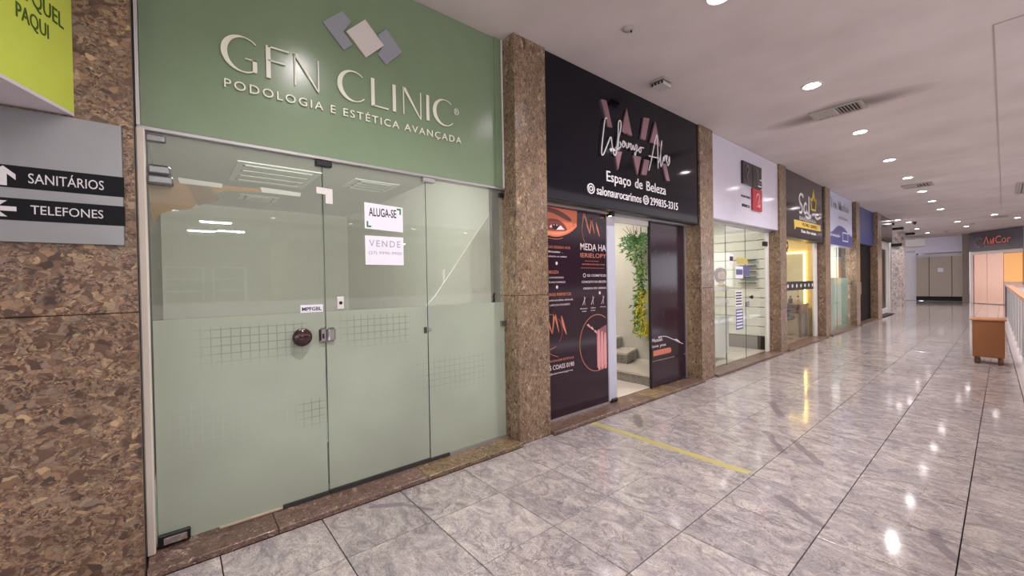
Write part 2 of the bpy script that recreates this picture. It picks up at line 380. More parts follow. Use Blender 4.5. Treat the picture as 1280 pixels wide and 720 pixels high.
def arc(cx, cy, rx, ry, a0, a1, n=24):
    return [(cx+rx*math.cos(math.radians(a0+(a1-a0)*i/n)), cy+ry*math.sin(math.radians(a0+(a1-a0)*i/n))) for i in range(n+1)]
def text(s, fr, u0, u1, v0, v1, d0, d1, bold=0.0, track=1.0):
    """lettering fitted into the box u0..u1 x v0..v1"""
    c = bpy.data.curves.new('t', 'FONT'); c.body = s; c.extrude = .01; c.offset = bold; c.space_character = track; c.resolution_u = 3
    o = bpy.data.objects.new('t', c); COL.objects.link(o); dg = bpy.context.evaluated_depsgraph_get(); dg.update()
    me = bpy.data.meshes.new_from_object(o.evaluated_get(dg)); bpy.data.objects.remove(o)
    vs = [v.co.copy() for v in me.vertices]; fs = [tuple(p.vertices) for p in me.polygons]
    bpy.data.meshes.remove(me)
    xs = [v.x for v in vs]; ys = [v.y for v in vs]; zs = [v.z for v in vs]
    sx = (u1-u0)/(max(xs)-min(xs)); sy = (v1-v0)/(max(ys)-min(ys)); m = MB()
    m.add([fr(u0+(v.x-min(xs))*sx, v0+(v.y-min(ys))*sy, d1 if v.z > 0 else d0) for v in vs], fs)
    return m
def join(*ms):
    r = MB()
    for m in ms: r.add(m.v, m.f)
    return r

# ------------------------------------------------------------------ FLOOR
YT0, TP = .6944, .5355
XE = [-2.815, -2.319, -1.779, -1.236, -.701, -.161]
railx = lambda y: .300-.0128*y           # rail line drifts slightly towards the shops
curbx = lambda y: .250-.0145*y
fl = B(-9, -9, -.3, .36, 23, -.03); fl.box(-9, 23, -.3, 9, 46, -.03)
floor = fl.build('floor', M_joint); tag(floor, kind='structure')
def tile_mesh(wd, dp):
    m = MB(); g = .0028; c = .002
    x0, x1, y0, y1 = g-wd/2, wd/2-g, g-dp/2, dp/2-g
    vs = [(x0, y0, -.03), (x1, y0, -.03), (x1, y1, -.03), (x0, y1, -.03), (x0, y0, -c), (x1, y0, -c), (x1, y1, -c), (x0, y1, -c),
          (x0+c, y0+c, 0), (x1-c, y0+c, 0), (x1-c, y1-c, 0), (x0+c, y1-c, 0)]
    fs = [(0, 1, 5, 4), (1, 2, 6, 5), (2, 3, 7, 6), (3, 0, 4, 7), (4, 5, 9, 8), (5, 6, 10, 9), (6, 7, 11, 10), (7, 4, 8, 11), (8, 9, 10, 11)]
    me = bpy.data.meshes.new('tile'); me.from_pydata(vs, [], fs); me.materials.append(M_floor); return me
fo = Vector(WLOC[floor.name])
for c in range(5):
    me = tile_mesh(XE[c+1]-XE[c], TP)
    for k in range(-4, 27):
        o = bpy.data.objects.new('tile', me); COL.objects.link(o); o.parent = floor
        o.location = Vector(((XE[c]+XE[c+1])/2, YT0+TP*(k+.5), 0))-fo
for k in range(-4, 27):                                   # last column, cut to the kerb line
    y0, y1 = YT0+TP*k+.003, YT0+TP*(k+1)-.003
    m = MB().add([(-.158, y0, -.03), (curbx(y0), y0, -.03), (curbx(y1), y1, -.03), (-.158, y1, -.03), (-.158, y0, 0), (curbx(y0), y0, 0), (curbx(y1), y1, 0), (-.158, y1, 0)],
                 [(4, 5, 6, 7), (0, 1, 5, 4), (1, 2, 6, 5), (2, 3, 7, 6), (3, 0, 4, 7)])
    m.build('tile', M_floor, floor)
far = MB(); ys_ = YT0+TP*27
while ys_ < 38:
    xe = XE+[curbx(ys_)] if ys_ < 22.4 else [-2.815-.54*3, -2.815-.54*2, -2.815-.54]+XE+[.38, .92, 1.46, 2.0]
    for a, b_ in zip(xe, xe[1:]): far.box(a+.003, ys_+.003, -.03, b_-.003, ys_+TP-.003, 0)
    ys_ += TP
tag(far.build('far_tiles', M_floor, floor), kind='stuff')
near = MB()
for k in range(-16, -4):
    for a, b_ in zip(XE+[curbx(0)], XE[1:]+[curbx(0)]):
        if b_ > a: near.box(a+.003, YT0+TP*k+.003, -.03, b_-.003, YT0+TP*(k+1)-.003, 0)
tag(near.build('near_tiles', M_floor, floor), kind='stuff')
# stone kerb under the balustrade
kb = MB(); ya, yb = -6, 22.5
kb.add([(curbx(ya)+.006, ya, -.03), (railx(ya)+.11, ya, -.03), (railx(yb)+.11, yb, -.03), (curbx(yb)+.006, yb, -.03),
        (curbx(ya)+.006, ya, .012), (railx(ya)+.11, ya, .012), (railx(yb)+.11, yb, .012), (curbx(yb)+.006, yb, .012)],
       [(0, 3, 2, 1), (4, 5, 6, 7), (0, 1, 5, 4), (1, 2, 6, 5), (2, 3, 7, 6), (3, 0, 4, 7)])
tag(kb.build('kerb_strip', mat('kerb_stone', (176, 164, 160), .3)), kind='structure')
# faded yellow tape on the floor
tp = MB(); n = 24
for i in range(n):
    a = -2.795+i*(1.53/n); tp.box(a, 3.352+.004*math.sin(i*1.7), 0.0, a+1.53/n, 3.432+.003*math.sin(i*2.3+1), .0012)
tag(tp.build('floor_tape', mat('yellow_tape', (180, 170, 110), .35)), 'worn yellow tape stripe stuck across the grey floor tiles', 'tape')

# ------------------------------------------------------------------ CEILING
ceiling = B(-9, -9, H, 1.3, 46, H+.25); ceiling.box(1.3, 22.5, H, 9, 46, H+.25)
ceiling = tag(ceiling.build('ceiling', M_ceil), kind='structure')
CPX = mat('ceiling_panel_edge', (176, 164, 162), .7)
MB().box(-.062, 5.85, H-.006, -.052, 22, H).box(-.062, 5.845, H-.006, 1.2, 5.865, H).build('access_panel_edge', CPX, ceiling)
# ------------------------------------------------------------------ WALL ON THE LEFT, PILLARS
def slabs(parent, x0, y0, x1, y1, m, zs=(0, 1.385, H)):
    for a, b_ in zip(zs, zs[1:]): CB(x0, y0, a+.0015, x1, y1, b_-.0015, c=.004).build('granite_slab', m, parent)
wl = tag(B(-7.8, -9, 0, WX-.03, -.158, H).build('wall_left', M_joint), kind='structure')
for (a, b_) in ((-1.45, -.156), (-2.75, -1.453), (-4.05, -2.753), (-5.35, -4.053)): slabs(wl, WX-.029, a, WX, b_, M_gran_big)
PIL = [(2.43, 2.83), (6.0, 6.42), (9.35, 9.72), (12.6, 13.05), (15.95, 16.42), (19.2, 19.95)]
for k, (a, b_) in enumerate(PIL):
    p = tag(B(-3.3, a+.01, 0, WX-.02, b_-.01, H).build('pillar', M_joint), kind='structure')
    slabs(p, -3.13, a, WX, b_, M_gran)
    # dividing wall behind each pillar
    tag(B(-7.8, a+.05, 0, -3.3, b_-.05, H).build('wall_divider', M_intw), kind='structure')
tag(B(-8.0, -.4, -.02, -7.8, 22.8, H).build('wall_back', M_intw), kind='structure')
# shop ceilings behind the signs (lower than the corridor's)
bays = [(-.158, 2.48), (2.78, 6.05), (6.37, 9.4), (9.67, 12.65), (13.0, 16.0), (16.37, 19.25), (19.9, 22.8)]
for k, (a, b_) in enumerate(bays):
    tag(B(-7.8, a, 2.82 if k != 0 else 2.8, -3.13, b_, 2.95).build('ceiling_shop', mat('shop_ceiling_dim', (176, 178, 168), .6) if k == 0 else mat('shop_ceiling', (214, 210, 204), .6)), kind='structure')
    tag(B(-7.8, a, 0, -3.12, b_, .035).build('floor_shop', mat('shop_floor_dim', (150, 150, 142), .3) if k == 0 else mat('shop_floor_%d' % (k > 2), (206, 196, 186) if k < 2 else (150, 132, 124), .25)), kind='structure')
# granite threshold strip, cut into stones
sill = tag(B(-3.13, -.158, 0, -2.88, 22.6, .02).build('threshold', M_joint), kind='structure')
def stone(y0, y1, m=M_curb): CB(-3.12, y0+.0015, .0, -2.815, y1-.0015, .036, c=.004).build('curb_stone', m, sill)
for a, b_, m in [(-.15, .45, M_curb), (.45, 1.46, M_curb), (1.46, 2.43, M_curb_y), (2.83, 3.6, M_curb), (3.6, 4.6, M_curb), (4.6, 5.3, M_curb_y), (5.3, 6.0, M_curb),
                 (6.42, 7.9, M_curb), (7.9, 9.35, M_curb), (9.72, 11.2, M_curb), (11.2, 12.6, M_curb), (13.05, 14.5, M_curb), (14.5, 15.95, M_curb), (16.42, 17.8, M_curb), (17.8, 19.2, M_curb)]:
    stone(a, b_, m)

for a, b_ in PIL: B(WX+.001, a, -.03, -2.818, b_, 0).build('tile', M_floor, floor)
# ------------------------------------------------------------------ DOWNLIGHTS
M_lamp = mat('lamp_glow', (255, 244, 246), .5, emit=14)
M_trimw = mat('lamp_ring', (214, 206, 204), .4)
def downlight(x, y, label, group, power=95, r=.085, cat='ceiling light', z=H, grp=True, col=(1, .92, .93)):
    t = empty('recessed_downlight', (x, y, z-.01), label, cat, group)
    ring = MB().lathe((x, y, z), (0, 0, -1), [(-.0, r+.03), (.008, r+.028), (.01, r+.004), (0, r)], 28)
    ring.build('ring', M_trimw, t)
    MB().lathe((x, y, z-.001), (0, 0, -1), [(0, r*.92), (.006, r*.86), (.009, r*.5), (.01, .002)], 24).build('lamp_disc', M_lamp, t)
    l = lamp('SPOT', 'downlight_beam', (x, y, z-.03), power, col, .03, spot=2.45, blend=.85)
    return t
row = [-3.9, -1.45, 1.0, 3.45, 5.91, 8.40, 10.89, 13.2, 15.65, 17.95, 20.36]
names = {5.91: 'round downlight just before the ceiling vent, nearest in view', 8.40: 'round downlight just beyond the sooty ceiling vent',
         10.89: 'round downlight third in the long row, over the white sign shop', 13.2: 'fourth round downlight, just before the slim ceiling vent',
         15.65: 'fifth round downlight, just beyond the slim ceiling vent', 17.95: 'sixth round downlight of the long row', 20.36: 'last round downlight of the long row'}
for y in row:
    downlight(-1.46+.004*(y-6), y, names.get(y, 'round downlight of the long row overhead, %s the first in view' % {3.45: 'just before', 1.0: 'second before', -1.45: 'third before', -3.9: 'fourth before'}.get(y, '')), 'downlights in the long corridor row', 100)
for x, y, lb in [(-2.76, 22.64, 'round downlight beside the dark corner sign at the far left'), (-2.57, 23.9, 'round downlight by the tiny black ceiling camera'),
                 (-1.27, 25.7, 'round downlight in front of the silver shutter'), (-.24, 24.04, 'round downlight before the dark end sign, left of the slim grille'),
                 (.34, 26.3, 'round downlight over the right end of the dark end sign'), (-1.13, 28.6, 'round downlight at the top left corner of the dark end sign'),
                 (-2.7, 27.7, 'round downlight above the speckled column'), (-2.6, 30.8, 'round downlight before the white end wall')]:
    downlight(x, y, lb, 'downlights over the end hall', 55)

# ------------------------------------------------------------------ CEILING FITTINGS
M_vent = mat('vent_grey', (168, 160, 154), .5); M_dark = mat('dark_void', (30, 26, 26), .8)
def vent(x0, x1, y0, y1, label, n=9, name='air_vent'):
    t = empty(name, ((x0+x1)/2, (y0+y1)/2, H-.03), label, 'vent')
    f = MB(); e = .035
    for a in ((x0, y0, x1, y0+e), (x0, y1-e, x1, y1), (x0, y0+e, x0+e, y1-e), (x1-e, y0+e, x1, y1-e)): f.box(a[0], a[1], H-.022, a[2], a[3], H-.001)
    f.build('frame', M_vent, t)
    B(x0+e, y0+e, H-.004, x1-e, y1-e, H-.001).build('duct', M_dark, t)
    for i in range(n):
        c = x0+e+(x1-x0-2*e)*(i+.5)/n; w_ = (x1-x0)/n*.32
        s_ = -1 if i < n/2 else 1
        MB().add([(c-w_, y0+e, H-.006), (c-w_+.004, y0+e, H-.006), (c+w_+.004, y0+e, H-.024), (c+w_, y0+e, H-.024),
                  (c-w_, y1-e, H-.006), (c-w_+.004, y1-e, H-.006), (c+w_+.004, y1-e, H-.024), (c+w_, y1-e, H-.024)] if s_ > 0 else
                 [(c+w_, y0+e, H-.006), (c+w_-.004, y0+e, H-.006), (c-w_-.004, y0+e, H-.024), (c-w_, y0+e, H-.024),
                  (c+w_, y1-e, H-.006), (c+w_-.004, y1-e, H-.006), (c-w_-.004, y1-e, H-.024), (c-w_, y1-e, H-.024)],
                 [(0, 1, 2, 3), (4, 7, 6, 5), (0, 4, 5, 1), (1, 5, 6, 2), (2, 6, 7, 3), (3, 7, 4, 0)]).build('slat', M_vent, t)
    return t
vent(-1.74, -1.17, 6.86, 7.25, 'grey louvred ceiling vent with sooty streaks around it', 14)
vent(-1.67, -1.12, 14.2, 14.75, 'slim grey ceiling vent between the fourth and fifth downlights', 8)
vent(-.3, .1, 24.9, 25.4, 'thin far grille between two downlights before the end sign', 5)
vent(.21, .75, 16.3, 18.5, 'grey ceiling vent at the right edge above the balustrade', 8)
t = empty('emergency_lamp', (-2.52, 4.36, H-.07), 'small square louvred box fixed to ceiling by the black sign', 'ceiling light')
CB(-2.61, 4.27, H-.022, -2.43, 4.46, H-.001).build('base_plate', M_vent, t)
CB(-2.60, 4.28, H-.075, -2.44, 4.45, H-.036, c=.008).build('housing', mat('housing_grey', (190, 182, 176), .4), t)
for i in range(4): B(-2.59+.04*i, 4.279, H-.068, -2.565+.04*i, 4.2775, H-.042).build('louvre', M_dark, t)
B(-2.58, 4.30, H-.037, -2.46, 4.43, H-.02).build('neck', M_dark, t)
t = empty('smoke_detector', (-2.174, 3.216, H-.03), 'tiny white detector on the ceiling above the black sign', 'detector')
MB().lathe((-2.174, 3.216, H), (0, 0, -1), [(0, .05), (.012, .05), (.026, .035), (.03, .01)], 20).build('cap', M_vent, t)
MB().cyl((-2.15, 3.23, H-.03), (-2.15, 3.23, H-.045), .008, n=8).build('sensor', M_dark, t)
t = empty('ceiling_camera', (-2.42, 24.1, H-.12), 'tiny black dome camera beside a far downlight', 'camera')
MB().lathe((-2.42, 24.1, H), (0, 0, -1), [(0, .07), (.04, .07), (.06, .06), (.1, .045), (.12, .01)], 16).build('dome', M_black, t)
for x, y, l in [(-.9, 27.3, 'small grey detector in front of the dark end sign'), (-1.9, 30.5, 'small grey detector before the white end fascia')]:
    tag(MB().lathe((x, y, H), (0, 0, -1), [(0, .07), (.03, .07), (.05, .04), (.055, .01)], 16).build('smoke_detector', M_vent), l, 'detector')

# ------------------------------------------------------------------ LEFT WALL: WAY SIGN AND LIME BOX
t = empty('directory_sign', (-2.84, -.55, 1.73), 'brushed steel directional board reading SANITÁRIOS and TELEFONES on granite wall', 'sign')
CB(-2.857, -1.05, 1.728, -2.838, -.198, 2.333, c=.002).build('plate', M_steel, t)
for z0, z1 in ((1.972, 2.072), (1.826, 1.925)): B(-2.838, -1.05, z0, -2.835, -.194, z1).build('black_band', mat('band_black', (8, 8, 14), .4, spec=.2), t)
M_ltr = mat('sign_letter', (212, 208, 208), .5)
F = fx(-2.835)
text('SANITÁRIOS', F, -.512, -.267, 1.998, 2.055, 0, .002).build('lettering', M_ltr, t)
text('TELEFONES', F, -.508, -.272, 1.857, 1.898, 0, .002).build('lettering', M_ltr, t)
def arrow(cx, cz, s, ang):
    P = [(-.12, -.5), (.12, -.5), (.12, .12), (.42, -.18), (.42, .12), (0, .52), (-.42, .12), (-.42, -.18), (-.12, .12)]
    c, n_ = math.cos(ang), math.sin(ang)
    return MB().prism([(cx+s*(x*c-y*n_), cz+s*(x*n_+y*c)) for x, y in P], F, 0, .002)
arrow(-.585, 2.022, .085, 0).build('arrow', M_ltr, t); arrow(-.592, 1.876, .085, math.pi/2).build('arrow', M_ltr, t)
# lime wedge light box
t = empty('wedge_sign', (-2.7, -.9, 2.35), 'lime green wedge shaped sign box projecting from wall, top left', 'sign')
x0, y0, x1, y1 = -2.858, -.364, -2.50, -.516
dirx, diry = x1-x0, y1-y0
L = 3.4; ex, ey = x0+dirx*L*1.0, y0+diry*L*1.0
MB().add([(x0, y0, 2.36), (ex, ey, 2.36), (ex, ey, 3.5), (x0, y0, 3.5), (x0, y0-1.6, 2.36), (ex, ey-.02, 2.36), (x0, y0-1.6, 3.5), (ex, ey-.02, 3.5)],
         [(0, 1, 2, 3), (4, 6, 7, 5), (1, 5, 7, 2), (3, 2, 7, 6), (0, 3, 6, 4), (0, 4, 5, 1)]).build('lime_panel', mat('lime_vinyl', (198, 212, 84), .35), t)
MB().add([(x0, y0, 2.345), (ex, ey, 2.345), (ex, ey, 2.36), (x0, y0, 2.36), (x0, y0-1.6, 2.345), (ex, ey-.02, 2.345), (x0, y0-1.6, 2.36), (ex, ey-.02, 2.36)],
         [(0, 1, 2, 3), (4, 6, 7, 5), (1, 5, 7, 2), (3, 2, 7, 6), (0, 3, 6, 4), (0, 4, 5, 1)]).build('base_plate', mat('pale_lilac', (206, 198, 204), .5), t)
ln = math.hypot(dirx, diry); ux, uy = dirx/ln, diry/ln; nx, ny = -uy, ux
if nx < 0 and ny < 0: nx, ny = -nx, -ny
# text on the slanted face reads towards the wall
def flime(u, v, d): return (x0-ux*u+abs(uy)*d, y0-uy*u+abs(ux)*d, v)
M_ink = mat('dark_green_ink', (70, 92, 30), .5)
text('A QUEL', flime, -.30, -.055, 2.715, 2.80, .001, .003).build('lettering', M_ink, t)
text('PAQUI', flime, -.31, -.145, 2.62, 2.695, .001, .003).build('lettering', M_ink, t)

# ------------------------------------------------------------------ BAY 1: SAGE GREEN CLINIC
t = empty('clinic_sign', (-3.04, 1.14, 2.4), 'large sage green fascia sign with raised ivory letters and three diamonds', 'sign')
CB(-3.09, -.135, 2.41, -3.035, 2.405, H-.002, c=.003).build('panel', M_green, t)
B(-3.035, 2.33, 2.415, -3.028, 2.405, H-.002).build('end_strip', M_green, t)
CB(-3.09, -.152, 2.388, -3.022, 2.425, 2.41, c=.003).build('bottom_rail', M_alu, t)
B(-3.06, -.152, 2.41, -3.022, -.137, H-.002).build('side_rail', M_white, t); B(-3.06, 2.41, 2.41, -3.022, 2.425, H-.002).build('side_rail', M_white, t)
S = fx(-3.035); D0, D1 = .006, .014
zb, zt = 2.858, 3.066
def halo(m): return m
def strokeG(cx, w_, isG):
    cz = (zb+zt)/2; ry = (zt-zb)/2+.004; rx = w_/2
    P = arc(cx+.0, cz, rx, ry, 48 if isG else 50, 318 if not isG else 300, 40)
    W = []
    for i, p in enumerate(P):
        f_ = i/(len(P)-1); a = math.radians(48+f_*262)
        W.append(.007+.026*max(0, -math.cos(a))**1.3)
    m = MB().ribbon(P, W, S, D0, D1)
    if isG:
        m.ribbon([(cx+rx*.60, cz-ry+.012), (cx+rx*.60, cz-.018)], .024, S, D0, D1)
        m.ribbon([(cx+rx*.10, cz-.022), (cx+rx*.72, cz-.022)], .007, S, D0, D1)
    return m
def vb(u, w_=.026): return MB().ribbon([(u, zb), (u, zt)], w_, S, D0, D1)
L_ = []
L_.append(strokeG(.352, .20, True))
m = vb(.487); m.ribbon([(.487, zt-.005), (.608, zt-.005)], .009, S, D0, D1).ribbon([(.487, zb+.115), (.585, zb+.115)], .008, S, D0, D1); L_.append(m)
def N_(u0, u1):
    m = MB().ribbon([(u0+.004, zb), (u0+.004, zt)], .008, S, D0, D1).ribbon([(u1-.004, zb-.002), (u1-.004, zt)], .008, S, D0, D1)
    return m.prism([(u0-.008, zt+.006), (u0+.022, zt+.004), (u1, zb-.012), (u1-.012, zb-.006)], S, D0, D1)
L_.append(N_(.638, .792))
L_.append(strokeG(1.03, .20, False))
m = vb(1.170); m.ribbon([(1.17, zb+.005), (1.29, zb+.005)], .009, S, D0, D1); L_.append(m)
L_.append(vb(1.338)); L_.append(N_(1.412, 1.568)); L_.append(vb(1.628)); L_.append(strokeG(1.79, .20, False))
for m in L_: m.build('letter', M_letter, t)
join(MB().ribbon(arc(1.905, 3.0, .021, .026, 0, 345, 20), .005, S, D0, D1, True), text('R', S, 1.895, 1.917, 2.984, 3.016, D0, D1)).build('registered_mark', M_letter, t)
text('PODOLOGIA E ESTÉTICA AVANÇADA', S, .249, 1.95, 2.718, 2.800, D0, D1, track=1.25).build('subtitle', M_letter, t)['kind'] = 'stuff'
dia = MB().prism([(.823, 3.35), (.957, 3.479), (1.023, 3.429), (.962, 3.335), (1.026, 3.264), (.965, 3.202)], S, D0, D1)
dia.build('diamond', M_grey, t)
MB().prism([(1.216, 3.258), (1.255, 3.335), (1.219, 3.406), (1.284, 3.477), (1.411, 3.342), (1.278, 3.199)], S, D0, D1).build('diamond', M_grey, t)
MB().prism([(.983, 3.344), (1.121, 3.482), (1.262, 3.34), (1.123, 3.202)], S, D0, D1+.004).build('diamond', mat('pearl_acrylic', (214, 206, 200), .3), t)
# white jamb at the left
tag(CB(-3.09, -.156, 0.036, -2.99, -.118, 2.39, c=.006).build('trim_1', M_cream), kind='structure')
tag(CB(-3.10, -.156, 2.39, -3.035, 2.43, 2.412, c=.003).build('trim_2', M_alu), kind='structure')
GRID = [(-.1, .62, .50, .86, (205, 212, 200), .6), (.52, .80, .84, 1.12, (202, 206, 186), .6), (.05, .70, 1.0, 1.28, (134, 142, 128), .55), (.56, .80, .50, .74, (134, 140, 122), .6),
        (.84, 1.33, .52, 1.10, (202, 206, 186), .5), (.86, 1.45, 1.02, 1.30, (136, 142, 124), .55), (1.45, 2.2, .55, .9, (150, 156, 138), .35), (2.1, 2.35, 1.1, 1.32, (190, 196, 180), .4)]
M_frost = frost('frost_film', (198, 208, 190), GRID, .93)
M_edge = mat('glass_edge', (70, 92, 84), .2)
def clamp(y, z, name='patch_hinge', m=M_alu, w_=.11, h=.05, parent=None):
    return CB(GX-.03, y-w_/2, z-h/2, GX+.022, y+w_/2, z+h/2, c=.004).build(name, m, parent)
def glass_leaf(name, y0, y1, label, cat, film=True, z0=.058, z1=2.385):
    t = empty(name, (GX, (y0+y1)/2, z0), label, cat, 'clinic glass front')
    B(GX-.008, y0+.003, z0, GX, y1-.003, z1).build('glass_pane', M_glass_g, t)
    B(GX-.0085, y0+.001, z0, GX+.0005, y0+.003, z1).build('glass_edge', M_edge, t)
    if film: B(GX+.0003, y0+.004, z0, GX+.0015, y1-.004, 1.327).build('frost_film', M_frost, t)
    return t
d1 = glass_leaf('glass_door', -.112, .802, 'left glass door leaf with dark knob, frosted below, of the green clinic', 'door', z0=.05)
CB(GX-.04, -.115, 2.095, GX+.03, .0, 2.145, c=.01).build('hinge', M_steel, d1)
CB(GX-.03, -.115, 2.15, GX+.026, -.01, 2.205, c=.012).build('hinge', M_steel, d1)
CB(GX-.03, -.115, 2.335, GX+.018, -.03, 2.372, c=.005).build('patch_hinge', M_steel, d1)
h_ = CB(GX-.03, -.112, .045, GX+.022, .035, .112, c=.006).build('bottom_pivot', M_black, d1)
CB(GX+.022, -.085, .058, GX+.034, .02, .098, c=.01).build('pivot_cover', M_chrome, d1)
MB().lathe((GX, .648, 1.163), (1, 0, 0), [(0, .03), (.018, .03), (.022, .055), (.034, .062), (.05, .058), (.064, .042), (.072, .016), (.073, .002)], 32).build('knob', mat('garnet_knob', (52, 22, 26), .12, spec=.7), d1)
MB().lathe((GX, .648, 1.163), (1, 0, 0), [(0, .04), (.012, .04), (.016, .034)], 32).build('knob_rose', M_chrome, d1)
lk = CB(GX-.02, .758, 1.112, GX+.028, .806, 1.214, c=.012).build('lock', M_chrome, d1)
CB(GX+.028, .776, 1.14, GX+.031, .788, 1.175, c=.001).build('keyhole', M_black, lk)
CB(GX-.02, .17, .037, GX+.014, .514, .052).build('mortar_patch', mat('mortar', (176, 160, 138), .8), d1)
B(GX-.022, .515, .036, GX+.02, .806, .062).build('bottom_rail', mat('dark_rail', (70, 68, 68), .4, .5), d1)
d2 = glass_leaf('storefront_glass', .806, 1.6, 'middle fixed glass panel with rental notices, frosted below', 'glass panel')
CB(GX-.02, .81, 1.112, GX+.028, .868, 1.214, c=.02).build('lock_keeper', M_chrome, d2)
CB(GX-.03, .762, 2.345, GX+.022, .868, 2.386, c=.003).build('patch_fitting', M_black, d2)
B(GX-.022, .812, .036, GX+.02, 1.6, .066).build('bottom_rail', mat('dark_rail', (70, 68, 68), .4, .5), d2)
CB(GX, 1.565, 1.105, GX+.008, 1.592, 1.155, c=.002).build('glass_clip', mat('clip_dark', (60, 64, 60), .4), d2)
d3 = glass_leaf('storefront_glass', 1.603, 2.415, 'right fixed glass panel against granite pillar, white diagonal showing through', 'glass panel')
CB(GX-.03, 1.575, 2.352, GX+.022, 1.685, 2.388, c=.003).build('patch_fitting', M_alu, d3)
CB(GX-.03, 2.37, 2.32, GX+.022, 2.42, 2.36, c=.003).build('patch_fitting', M_black, d3)
CB(GX, 1.606, 1.12, GX+.008, 1.635, 1.15, c=.002).build('glass_clip', M_alu, d3)
CB(GX-.01, 2.36, 1.10, GX+.02, 2.42, 1.15, c=.003).build('glass_clip', M_steel, d3)
tag(B(GX-.022, 1.6, .036, GX+.02, 1.78, .06).build('bottom_rail', mat('dark_rail', (70, 68, 68), .4, .5), d3))
tag(B(GX-.022, 1.78, .036, GX+.02, 2.42, .056).build('bottom_rail', M_alu, d3))
# stickers on the glass
P = fx(GX)
def sheet(name, y0, y1, z0, z1, m, label, cat, d=(.0008, .003), group=None, skew=0.0, X=GX):
    t = empty(name, (X+d[1], (y0+y1)/2, z0), label, cat, group)
    MB().prism([(y0, z0+skew), (y1, z0), (y1, z1), (y0, z1+skew)], fx(X), *d).build('paper', m, t); return t
t = sheet('rental_notice', 1.096, 1.40, 1.922, 2.118, M_paper, 'white notice reading ALUGA-SE with green corner marks, on middle glass panel', 'notice', skew=.012)
text('ALUGA-SE', P, 1.128, 1.345, 2.03, 2.095, .003, .004, .012).build('lettering', M_black, t)
M_mark = mat('green_mark', (40, 130, 80), .5)
MB().prism([(1.385, 2.108), (1.385, 2.06), (1.372, 2.06), (1.372, 2.094), (1.35, 2.094), (1.35, 2.108)], P, .003, .004).build('corner_mark', M_mark, t)
MB().prism([(1.11, 1.945), (1.11, 1.99), (1.122, 1.99), (1.122, 1.958), (1.145, 1.958), (1.145, 1.945)], P, .003, .004).build('corner_mark', M_mark, t)
t = sheet('sale_notice', 1.096, 1.40, 1.662, 1.882, M_paper, 'white notice with faded grey letters reading VENDE, below the ALUGA-SE one', 'notice')
M_faint = mat('faded_ink', (172, 172, 186), .6)
text('VENDE', P, 1.125, 1.375, 1.80, 1.85, .003, .0035, .01, 1.3).build('lettering', M_faint, t)
text('(27) 9990-9900', P, 1.12, 1.385, 1.735, 1.765, .003, .0035, .01).build('lettering', M_faint, t)
t = sheet('name_label', .647, .790, 1.327, 1.379, M_paper, 'small white strip label reading MPFGBL above the dark door knob', 'label')
text('MPFGBL', P, .656, .781, 1.338, 1.364, .003, .004, .02).build('lettering', mat('navy_ink', (30, 28, 52), .5), t)
t = empty('lock_plate', (GX, .91, 1.34), 'small white keyhole plate stuck on middle glass panel', 'plate')
CB(GX+.0005, .887, 1.341, GX+.005, .932, 1.428, c=.002).build('plate', M_white, t); MB().cyl((GX+.005, .91, 1.384), (GX+.009, .91, 1.384), .012, n=14).build('keyhole', M_black, t)
tag(MB().prism([(.765, 2.2), (.871, 2.195), (.871, 2.09), (.824, 2.09), (.824, 2.152), (.765, 2.155)], P, .0008, .003).build('corner_tape', M_white), 'white L shaped tape at the top corner where door meets middle panel', 'tape')
m = MB().prism(smooth_pts([(2.283, 1.41), (2.30, 1.415), (2.306, 1.395), (2.29, 1.378), (2.306, 1.362), (2.303, 1.335), (2.285, 1.328), (2.276, 1.345), (2.288, 1.36), (2.274, 1.378), (2.285, 1.395)], 3, True), P, .0008, .003)
tag(m.build('door_sticker', M_black), 'tiny black squiggle sticker on the right glass panel', 'sticker')
# torn kraft paper and tape behind the door
K = fx(GX-.028)
P_ = [(-.11, 2.10), (-.10, 1.90), (-.088, 1.886)]+smooth_pts([(-.065, 1.935), (.0, 1.963), (.065, 1.975), (.115, 2.02), (.18, 2.075), (.26, 2.11), (.36, 2.118), (.45, 2.128)], 4)+[(.45, 2.145), (.2, 2.14), (0, 2.135), (-.11, 2.125)]
kp = tag(MB().prism(P_, K, -.001, 0).build('kraft_paper', M_kraft), 'torn brown kraft paper taped behind the glass door', 'paper')
MB().prism([(.05, 2.14), (.16, 2.135), (.215, 2.05), (.15, 2.02), (.11, 2.0)], K, .0004, .003).build('fold', mat('kraft_shade', (110, 74, 14), .8), kp)
for (a, b_), l in (((.018, .232), 'left'), ((.432, .672), 'right')):
    tag(MB().prism([(a, 2.156), (b_, 2.149), (b_-.004, 2.123), (a+.01, 2.124)], K, .0005, .004).build('paper_tape', M_white), 'white tape strip on the %s above the torn brown paper' % l, 'tape')
# inside the clinic: ceiling cassettes, sloping shape, post, cabinet
def grille(x0, x1, y0, y1, z, label, n, bright=False):
    t = empty('ceiling_grille', ((x0+x1)/2, (y0+y1)/2, z-.03), label, 'ceiling grille')
    B(x0, y0, z-.012, x1, y1, z-.001).build('frame', mat('cassette_white', (206, 208, 200), .5), t)
    for i in range(n):
        c = x0+(x1-x0)*(i+.5)/n
        B(c-.045, y0+.06, z-.018, c+.03, y1-.06, z-.012).build('louvre', mat('cassette_slot', (112, 114, 106), .6), t)
        B(c-.03, y0+.08, z-.026, c+.04, y1-.08, z-.0185).build('louvre_blade', mat('cassette_white', (206, 208, 200), .5), t)
grille(-5.85, -4.93, .50, 1.30, 2.8, 'large louvred ceiling cassette inside the clinic, behind the left door', 4)
grille(-5.45, -4.95, 1.68, 2.24, 2.8, 'smaller louvred ceiling light inside the clinic, behind the middle panel', 4)
